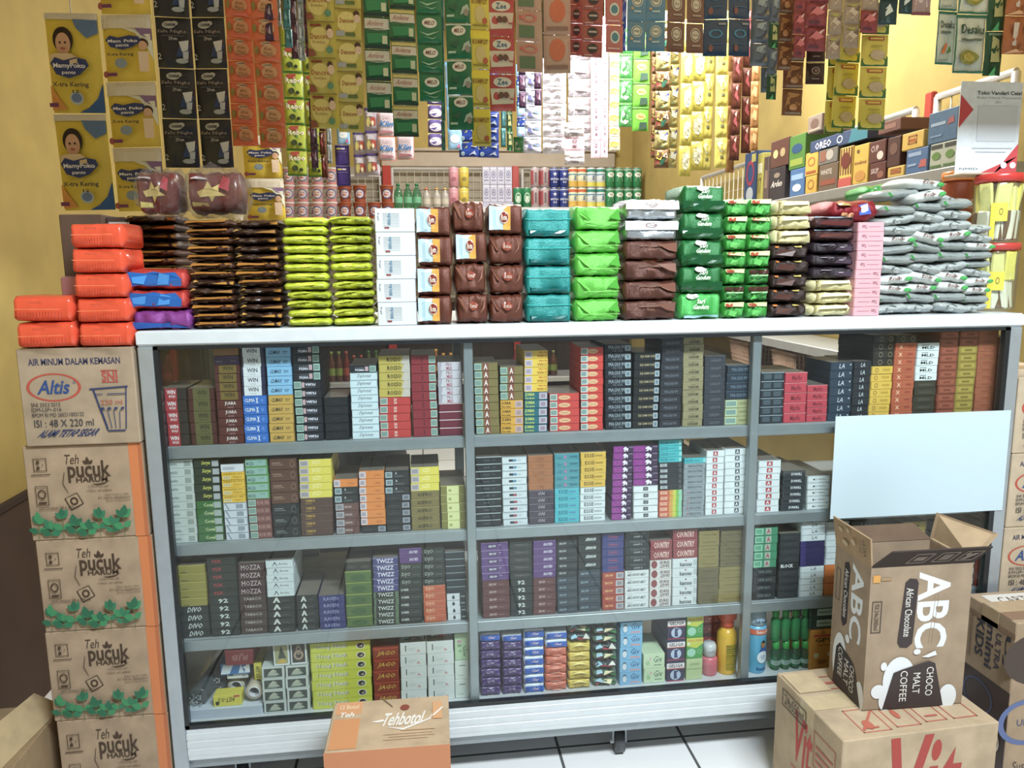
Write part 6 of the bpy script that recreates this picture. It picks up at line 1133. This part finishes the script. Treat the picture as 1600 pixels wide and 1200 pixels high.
for i, (px, c) in enumerate(((667, 'd8703c'), (683, 'd8a83c'), (696, 'd8b04c'))): sbottle(px, ZR2+.001, yc, .028, .135, M('a8a49c', 'plastic'), c, f'pale bottle behind the clear bag, {["orange", "first yellow", "second yellow"][i]} cap', None, 'c8c0b0')
def canm(c, c2, R=.034, H=.136, spec=''):
    b = MB(); b.lathe([(R*.8, 0), (R, .008), (R, H-.01), (R*.8, H), (R*.3, H-.003)], M(c, 'plastic'), 22)
    fr = lambda u, v, off: Vector((math.cos(-math.pi+u*math.pi)*(R+off+.0004), math.sin(-math.pi+u*math.pi)*(R+off+.0004), .008+(H-.018)*v))
    prints(b, fr, spec, sub=12); b.lathe([(R*.82, H-.004), (R*.84, H+.001), (R*.78, H+.001)], M('b8bcc0', 'metal'), 20); return b.mesh('drink_can')
CAN = {'pinkc': (canm('c88c98', 'e', spec='E .5 .4 .16 .12 a05c6c;R .3 .8 .7 .86 e0c0c8'), 'pink'), 'yelc': (canm('ccb840', 'e', spec='E .5 .4 .16 .12 8c7c30;R .3 .8 .7 .86 e8e0a0'), 'yellow'),
 'grn': (canm('1f7448', 'e', spec='E .5 .5 .2 .3 d0dcd0;E .5 .5 .16 .25 3c8c5c;R .4 .3 .6 .6 d0dcd0'), 'green'), 'redg': (canm('a8989c', 'e', spec='R .1 .1 .36 .9 a04c50;R .7 .1 .96 .9 a04c50;R .44 .2 .56 .8 6c5c60'), 'grey and red'),
 'bint': (canm('2c3c84', 'e', spec='P e0e4ec .42 .6 .46 .68 .34 .74 .47 .75 .5 .86 .53 .75 .66 .74 .54 .68 .58 .6 .5 .65;T BINTANG .2 .36 .8 .48 d8dce8 b;T 0.0 .38 .18 .62 .32 d8dce8 b;R 0 .94 1 1 b8bcc8'), 'navy blue starred'),
 'org': (canm('d8d4b4', 'e', spec='R 0 .84 1 1 c8643c;R 0 0 1 .3 d0a840;T 5 .5 .36 .74 .6 3c6c9c bi;R .1 .66 .8 .72 4c8cb0'), 'white and orange'), 'lbl': (canm('ccd4d4', 'e', spec='R 0 .84 1 1 2c8474;R 0 0 1 .24 d0c848;T 5 .5 .36 .74 .6 2c5c94 bi;R .1 .66 .8 .72 4c8cb0'), 'white and teal'),
 'grn2': (canm('2f8454', 'e', spec='E .5 .68 .24 .14 e0e4dc;P c8dcc8 .3 .3 .7 .3 .6 .56 .4 .56;R 0 .94 1 1 b8c4c0;T 7up .4 .62 .6 .74 2c6c44 b'), 'light green')}
cn = {}
def can(px, z, k, row):
    me, nm = CAN[k]; cn[(k, row)] = cn.get((k, row), 0)+1
    o = obj('drink_can', me, (xat(px, yc, z+.05), yc, z)); tag(o, f'{nm} drink can on the back shelf, {row} row, {ORD[cn[(k, row)]]} such from left', 'drink can', 'drink cans on the back shelf')
hcz = .1375
for r in range(2):
    row = ['lower', 'upper'][r]; z = ZR2+.001+hcz*r
    for px, k in ((709, 'pinkc'), (725, 'yelc')): can(px, z, k, row)
    for px, k in ((836, 'redg'), (851, 'redg'), (866, 'bint'), (881, 'bint'), (895, 'org'), (909, 'org'), (923.5, 'lbl'), (938.5, 'lbl'), (953, 'grn2'), (967, 'grn2'), (981, 'grn2'), (995, 'grn2')): can(px, z, k, row)
for px in (809, 823): can(px, ZR2+.001, 'grn', 'lower')
for r in range(2):
    for i, px in enumerate((760, 771.5, 783, 794.5)):
        x = xat(px, yc, 1.5); b = MB(); b.box(-.025, -.02, 0, .025, .02, .118, M('b8b8cc', 'card'), .002); prints(b, flat((-.025, -.02, 0), (.05, 0, 0), (0, 0, .118)), 'E .5 .56 .3 .2 5c5c84 .8;T A .34 .48 .66 .66 4c4c7c b;R .2 .2 .8 .26 7c7ca0;R .1 .86 .9 .92 d8d8e4')
        tag(obj('drink_carton', b.mesh('drink_carton'), (x, yc, ZR2+.04+.12*r)), f'lilac drink carton on the back shelf, {["lower", "upper"][r]} row, {ORD[i+1]} from left', 'drink carton', 'lilac drink cartons')
b = MB(); b.box(xat(752, yc, 1.5), yc-.022, ZR2+.0005, xat(802, yc, 1.5), yc+.03, ZR2+.039, M('a8a8bc', 'card'), .002); tag(obj('carton_tray', b.mesh('carton_tray')), 'pale tray under the lilac drink cartons', 'tray')
# low shelf bottles seen through the case
bc = [('5c3a2c', '7c8c3c'), ('6c2c28', 'a04c3c'), ('4c5c34', '3c6c34'), ('8c5c2c', 'c87c2c'), ('3c3438', '8c8c90'), ('a06c2c', 'd89c3c'), ('7c3030', 'b04c4c')]
for i in range(24):
    c = bc[(i//3) % 7]; px = 508+i*11.6 + (90 if i > 17 else 0)
    sbottle(px, ZR3+.001, yc, .0275, .21 if i % 6 < 4 else .18, M(c[0], 'plastic'), c[1], f'dim bottle on the low back shelf, {ORD[i+1]} from left, seen through the case', 'bottles on the low back shelf', c[1])

# ------------------------------------------------------------------ right rack: drink mix boxes
SX = XR-.225
def wallbox(px0, px1, pyt, pyb, h, spec, label, z=None, d=.12):
    A_, B_2 = on(0, SX, px0, (pyt+pyb)/2), on(0, SX, px1, (pyt+pyb)/2); y1, y0 = A_.y, B_2.y
    ym = (y0+y1)/2; zt_ = CAM.z; 
    t = on(0, SX, (px0+px1)/2, pyt).z; bz = on(0, SX, (px0+px1)/2, pyb).z if z is None else z
    b = MB(); b.box(SX, y0+.002, bz, SX+d, y1-.002, t, M(h, 'card'), .002)
    prints(b, flat((SX, y1-.002, bz), (0, -(y1-y0-.004), 0), (0, 0, t-bz)), spec, step=.0004)
    tag(obj('drink_mix_box', b.mesh('drink_mix_box')), label, 'box', None); return t
ZS = 1.3605
wallbox(1202, 1226, 262, 310, '3a3438', 'T Arden .1 .4 .9 .6 d0c8c0 bi;E .5 .76 .2 .08 8c7c6c', 'dark box with white script on the right shelf, far part', ZS)
t1 = on(0, SX, 1214, 262).z+.001; wallbox(1204, 1232, 218, 261, '5c3c34', 'E .3 .5 .14 .16 c8b47c;E .7 .5 .14 .16 a8946c', 'dark brown box above the dark scripted box', t1)
wallbox(1222, 1232, 272, 308, 'b89448', 'E .5 .6 .3 .1 8c5c3c', 'narrow ochre box between the dark and blue ones', ZS, .10) if 0 else None
wallbox(1234, 1257, 264, 304, '4c70a0', 'R .1 .6 .9 .8 8cacd0;E .5 .3 .3 .14 d0d8e0', 'blue box on the right shelf under the green box', ZS)
t1 = on(0, SX, 1245, 264).z+.001; wallbox(1233, 1258, 211, 263, '4c7c38', 'E .5 .6 .34 .14 2c4c74;R .1 .1 .9 .3 8c9c3c', 'green box on top of the blue one', t1)
wallbox(1258, 1276, 275, 300, 'c8a040', 'E .5 .5 .3 .3 a06c34 .7', 'small yellow box, lower of the yellow pair', ZS); t1 = on(0, SX, 1267, 275).z+.001; wallbox(1258, 1278, 238, 274, 'cca444', 'E .5 .6 .3 .2 b07038 .7;R .1 .1 .9 .2 a0522c', 'small yellow box, upper of the yellow pair', t1)
wallbox(1279, 1309, 256, 296, '6c5a4c', 'T WHITE .1 .6 .7 .8 c0b4a8 b;R .1 .2 .9 .4 8c4c3c', 'brown coffee box, lower of a pair', ZS); t1 = on(0, SX, 1294, 256).z+.001; wallbox(1279, 1309, 229, 255, '706c68', 'E .6 .5 .2 .3 a8a098;R .1 .2 .4 .8 8c5c4c', 'grey coffee box, upper of a pair', t1)
wallbox(1311, 1332, 230, 291, 'd0b058', ''.join(f'R {.08+.2*i:.2f} .3 {.16+.2*i:.2f} .98 6c3c2c;' for i in range(5))+'E .5 .66 .36 .2 6c3028;R 0 0 1 .22 b8544c', 'yellow box with brown stripes', ZS)
wallbox(1333, 1357, 226, 286, 'c8a444', 'T meises .1 .5 .9 .6 8c5430 b;E .3 .84 .1 .05 6c4c2c;E .5 .2 .36 .14 b8843c', 'tall plain mustard box right of the striped one', ZS)
wallbox(1358, 1384, 254, 282, '5c3430', 'T SKIP .1 .4 .6 .7 c0a8a0 b;E .7 .3 .2 .2 8c5c4c', 'dark brown box, lower left of four', ZS); t1 = on(0, SX, 1371, 254).z+.001; wallbox(1358, 1384, 220, 253, '5c3430', 'T CUP .1 .5 .6 .8 c0a8a0 b;E .7 .3 .2 .2 c8bcb0', 'dark brown box, upper left of four', t1)
wallbox(1386, 1413, 260, 280, 'c4a04c', 'B .2 .3 .8 .8 9c5c34 .05;R .3 .45 .7 .6 a8542c', 'small ochre box low on the right shelf', ZS); t1 = on(0, SX, 1399, 260).z+.001; wallbox(1386, 1407, 214, 259, '4c302c', 'E .5 .6 .3 .2 6c4c40', 'blackish brown box above the small ochre box', t1)
wallbox(1415, 1450, 232, 275, '4c6890', 'R .1 .7 .7 .86 8ca0bc;P b05c58 .6 .2 .95 .2 .95 .5 .7 .5;R .1 .3 .5 .4 8ca0bc', 'blue box with a red patch, lower', ZS); t1 = on(0, SX, 1432, 232).z+.001; wallbox(1409, 1444, 206, 231, 'c4a048', 'B .3 .3 .7 .8 9c5c34 .04;R .36 .45 .64 .6 a8542c', 'yellow box on top of the blue box', t1)
wallbox(1452, 1496, 222, 270, 'a4a898', 'R .04 .78 .46 .94 3c3c38;R .54 .78 .96 .94 3c3c38;E .25 .5 .16 .16 5c7c3c;E .75 .5 .16 .16 5c7c3c;R .04 .04 .46 .14 4c6c3c;R .54 .04 .96 .14 4c6c3c', 'pale box with green leaf marks', ZS); t1 = on(0, SX, 1474, 222).z+.001; wallbox(1450, 1497, 172, 221, '44607c', 'R .1 .55 .6 .65 8c9cb0;P 8c4c50 .66 .5 .9 .55 .86 .75 .7 .7;R .1 .2 .5 .26 6c84a0', 'large dull blue box next to the poster', t1)
t1 = on(0, SX, 1320, 226).z+.001; wallbox(1266, 1356, 208, 225, '3c4c70', 'T OREO .1 .2 .4 .8 d0d4dc b;E .55 .5 .05 .3 d0d4dc .7;P 3c7c8c .7 0 1 0 1 1 .75 1', 'long navy box lying across the others', t1); t1 = on(0, SX, 1395, 206).z+.002
wallbox(1372, 1408, 188, 207, '6c4840', 'R .2 .3 .8 .7 8c6458', 'brown box at the top behind the yellow sachets', t1)
wallbox(1262, 1284, 180, 207, '8c7c74', 'E .5 .5 .3 .3 6c544c;R .1 .1 .9 .2 b0a090', 'beige patterned box standing above the navy one', on(0, SX, 1273, 207).z+.002)
for i, (px0, px1, yt, c, s_, l) in enumerate(((1163, 1182, 238, '3c5c94', 'E .5 .6 .34 .24 c0405c .7;R .6 .8 .95 .95 d8d070;E .5 .2 .3 .14 d0dce8', 'blue box with a red ring at the far end'), (1183, 1192, 240, 'b8b054', 'R .1 .6 .9 .8 e0e0c0;T 17 .2 .2 .8 .5 6c5c2c', 'yellow-green box at the far end'), (1193, 1201, 245, '5c4c48', 'R .2 .3 .8 .7 8c7464', 'dusky box at the far end'))):
    wallbox(px0, px1, yt, 306, c, s_, l, ZS)
# baskets and low shelf
def basket(px0, px1, z, y0, label):
    x = SX+.02; xa, xb = px0, px1
    W_, D_2, H_ = .20, .17, .11; e_x = xat((px0+px1)/2, y0, z+.05); b = MB(); c = M('b08c74', 'plastic'); n = 14
    def side(p0, p1, off):
        p0 = Vector(p0); p1 = Vector(p1)
        for i in range(n+1):
            t = i/n; a = p0.lerp(p1, t); o = (off*.0)
            b.tube([a, a+Vector((0, 0, H_))+(a.normalized()*.018)], .0035, c, 5)
        for k in range(7):
            zz = H_*k/6; q0, q1 = p0+p0.normalized()*.018*k/6, p1+p1.normalized()*.018*k/6
            b.tube([q0+Vector((0, 0, zz)), q1+Vector((0, 0, zz))], .0045, c, 5)
    q = [(-W_/2, -D_2/2, 0), (W_/2, -D_2/2, 0), (W_/2, D_2/2, 0), (-W_/2, D_2/2, 0)]
    for i in range(4): side(q[i], q[(i+1) % 4], 0)
    b.box(-W_/2, -D_2/2, -.002, W_/2, D_2/2, .003, c)
    tag(obj('woven_basket', b.mesh('woven_basket'), (SX+.13, y0, z)), label, 'basket')
y1_ = on(0, SX, 1180, 560).y; basket(1130, 1230, .659, on(0, SX+.02, 1152, 560).y-.02, 'pinkish woven plastic basket, the farther one behind the case'); basket(1, 1, .659, on(0, SX+.02, 1225, 560).y, 'pinkish woven plastic basket, the nearer one behind the case')
# dark bag and chair behind the case
b = MB(); f = pillow_fn(3, .12, 2, .2); NU, NT = 18, 18
b.add([f(u/NU, math.cos(2*math.pi*(j+.5)/NT), math.sin(2*math.pi*(j+.5)/NT)) for u in range(NU+1) for j in range(NT)], [(u*NT+j, u*NT+(j+1) % NT, (u+1)*NT+(j+1) % NT, (u+1)*NT+j) for u in range(NU) for j in range(NT)]+[tuple(range(NT))[::-1], tuple(range(NU*NT, NU*NT+NT))], M('17161a', 'matte'), True)
tag(obj('black_bag', b.mesh('black_bag'), (.21, .95, 0), sc=(.56, .4, .56)), 'bulky black bag on the floor behind the case', 'bag')
b = MB(); b.box(-.25, 0, 0, .25, .34, .40, M('6c5c48', 'kraft'), .004); prints(b, flat((-.25, 0, 0), (.5, 0, 0), (0, 0, .4)), 'R .3 .3 .7 .6 8c7c64'); tag(obj('brown_carton', b.mesh('brown_carton'), (1.35, 1.3, 0)), 'brown carton on the floor behind the case', 'carton')
b = MB(); b.box(-.2, 0, 0, .2, .3, .30, M('6a2c30', 'plastic'), .01); b.lathe([(.1, .3), (.12, .31), (.08, .312)], M('c8b040', 'plastic'), 20, (0, .12, 0)); tag(obj('maroon_crate', b.mesh('maroon_crate'), (.80, 1.1, 0)), 'maroon crate with a yellow ring behind the case', 'crate')
b = MB(); b.box(-.07, 0, 0, .07, .12, .06, M('b0a88c', 'kraft'), .002); b.box(-.065, .1, .06, .0, .112, .12, M('dcdcd8', 'card'), .001); tag(obj('small_carton', b.mesh('small_carton'), (xat(490, .2, .42), .20, Z3+.001)), 'beige and white card box behind the short black stacks on the third shelf', 'box')
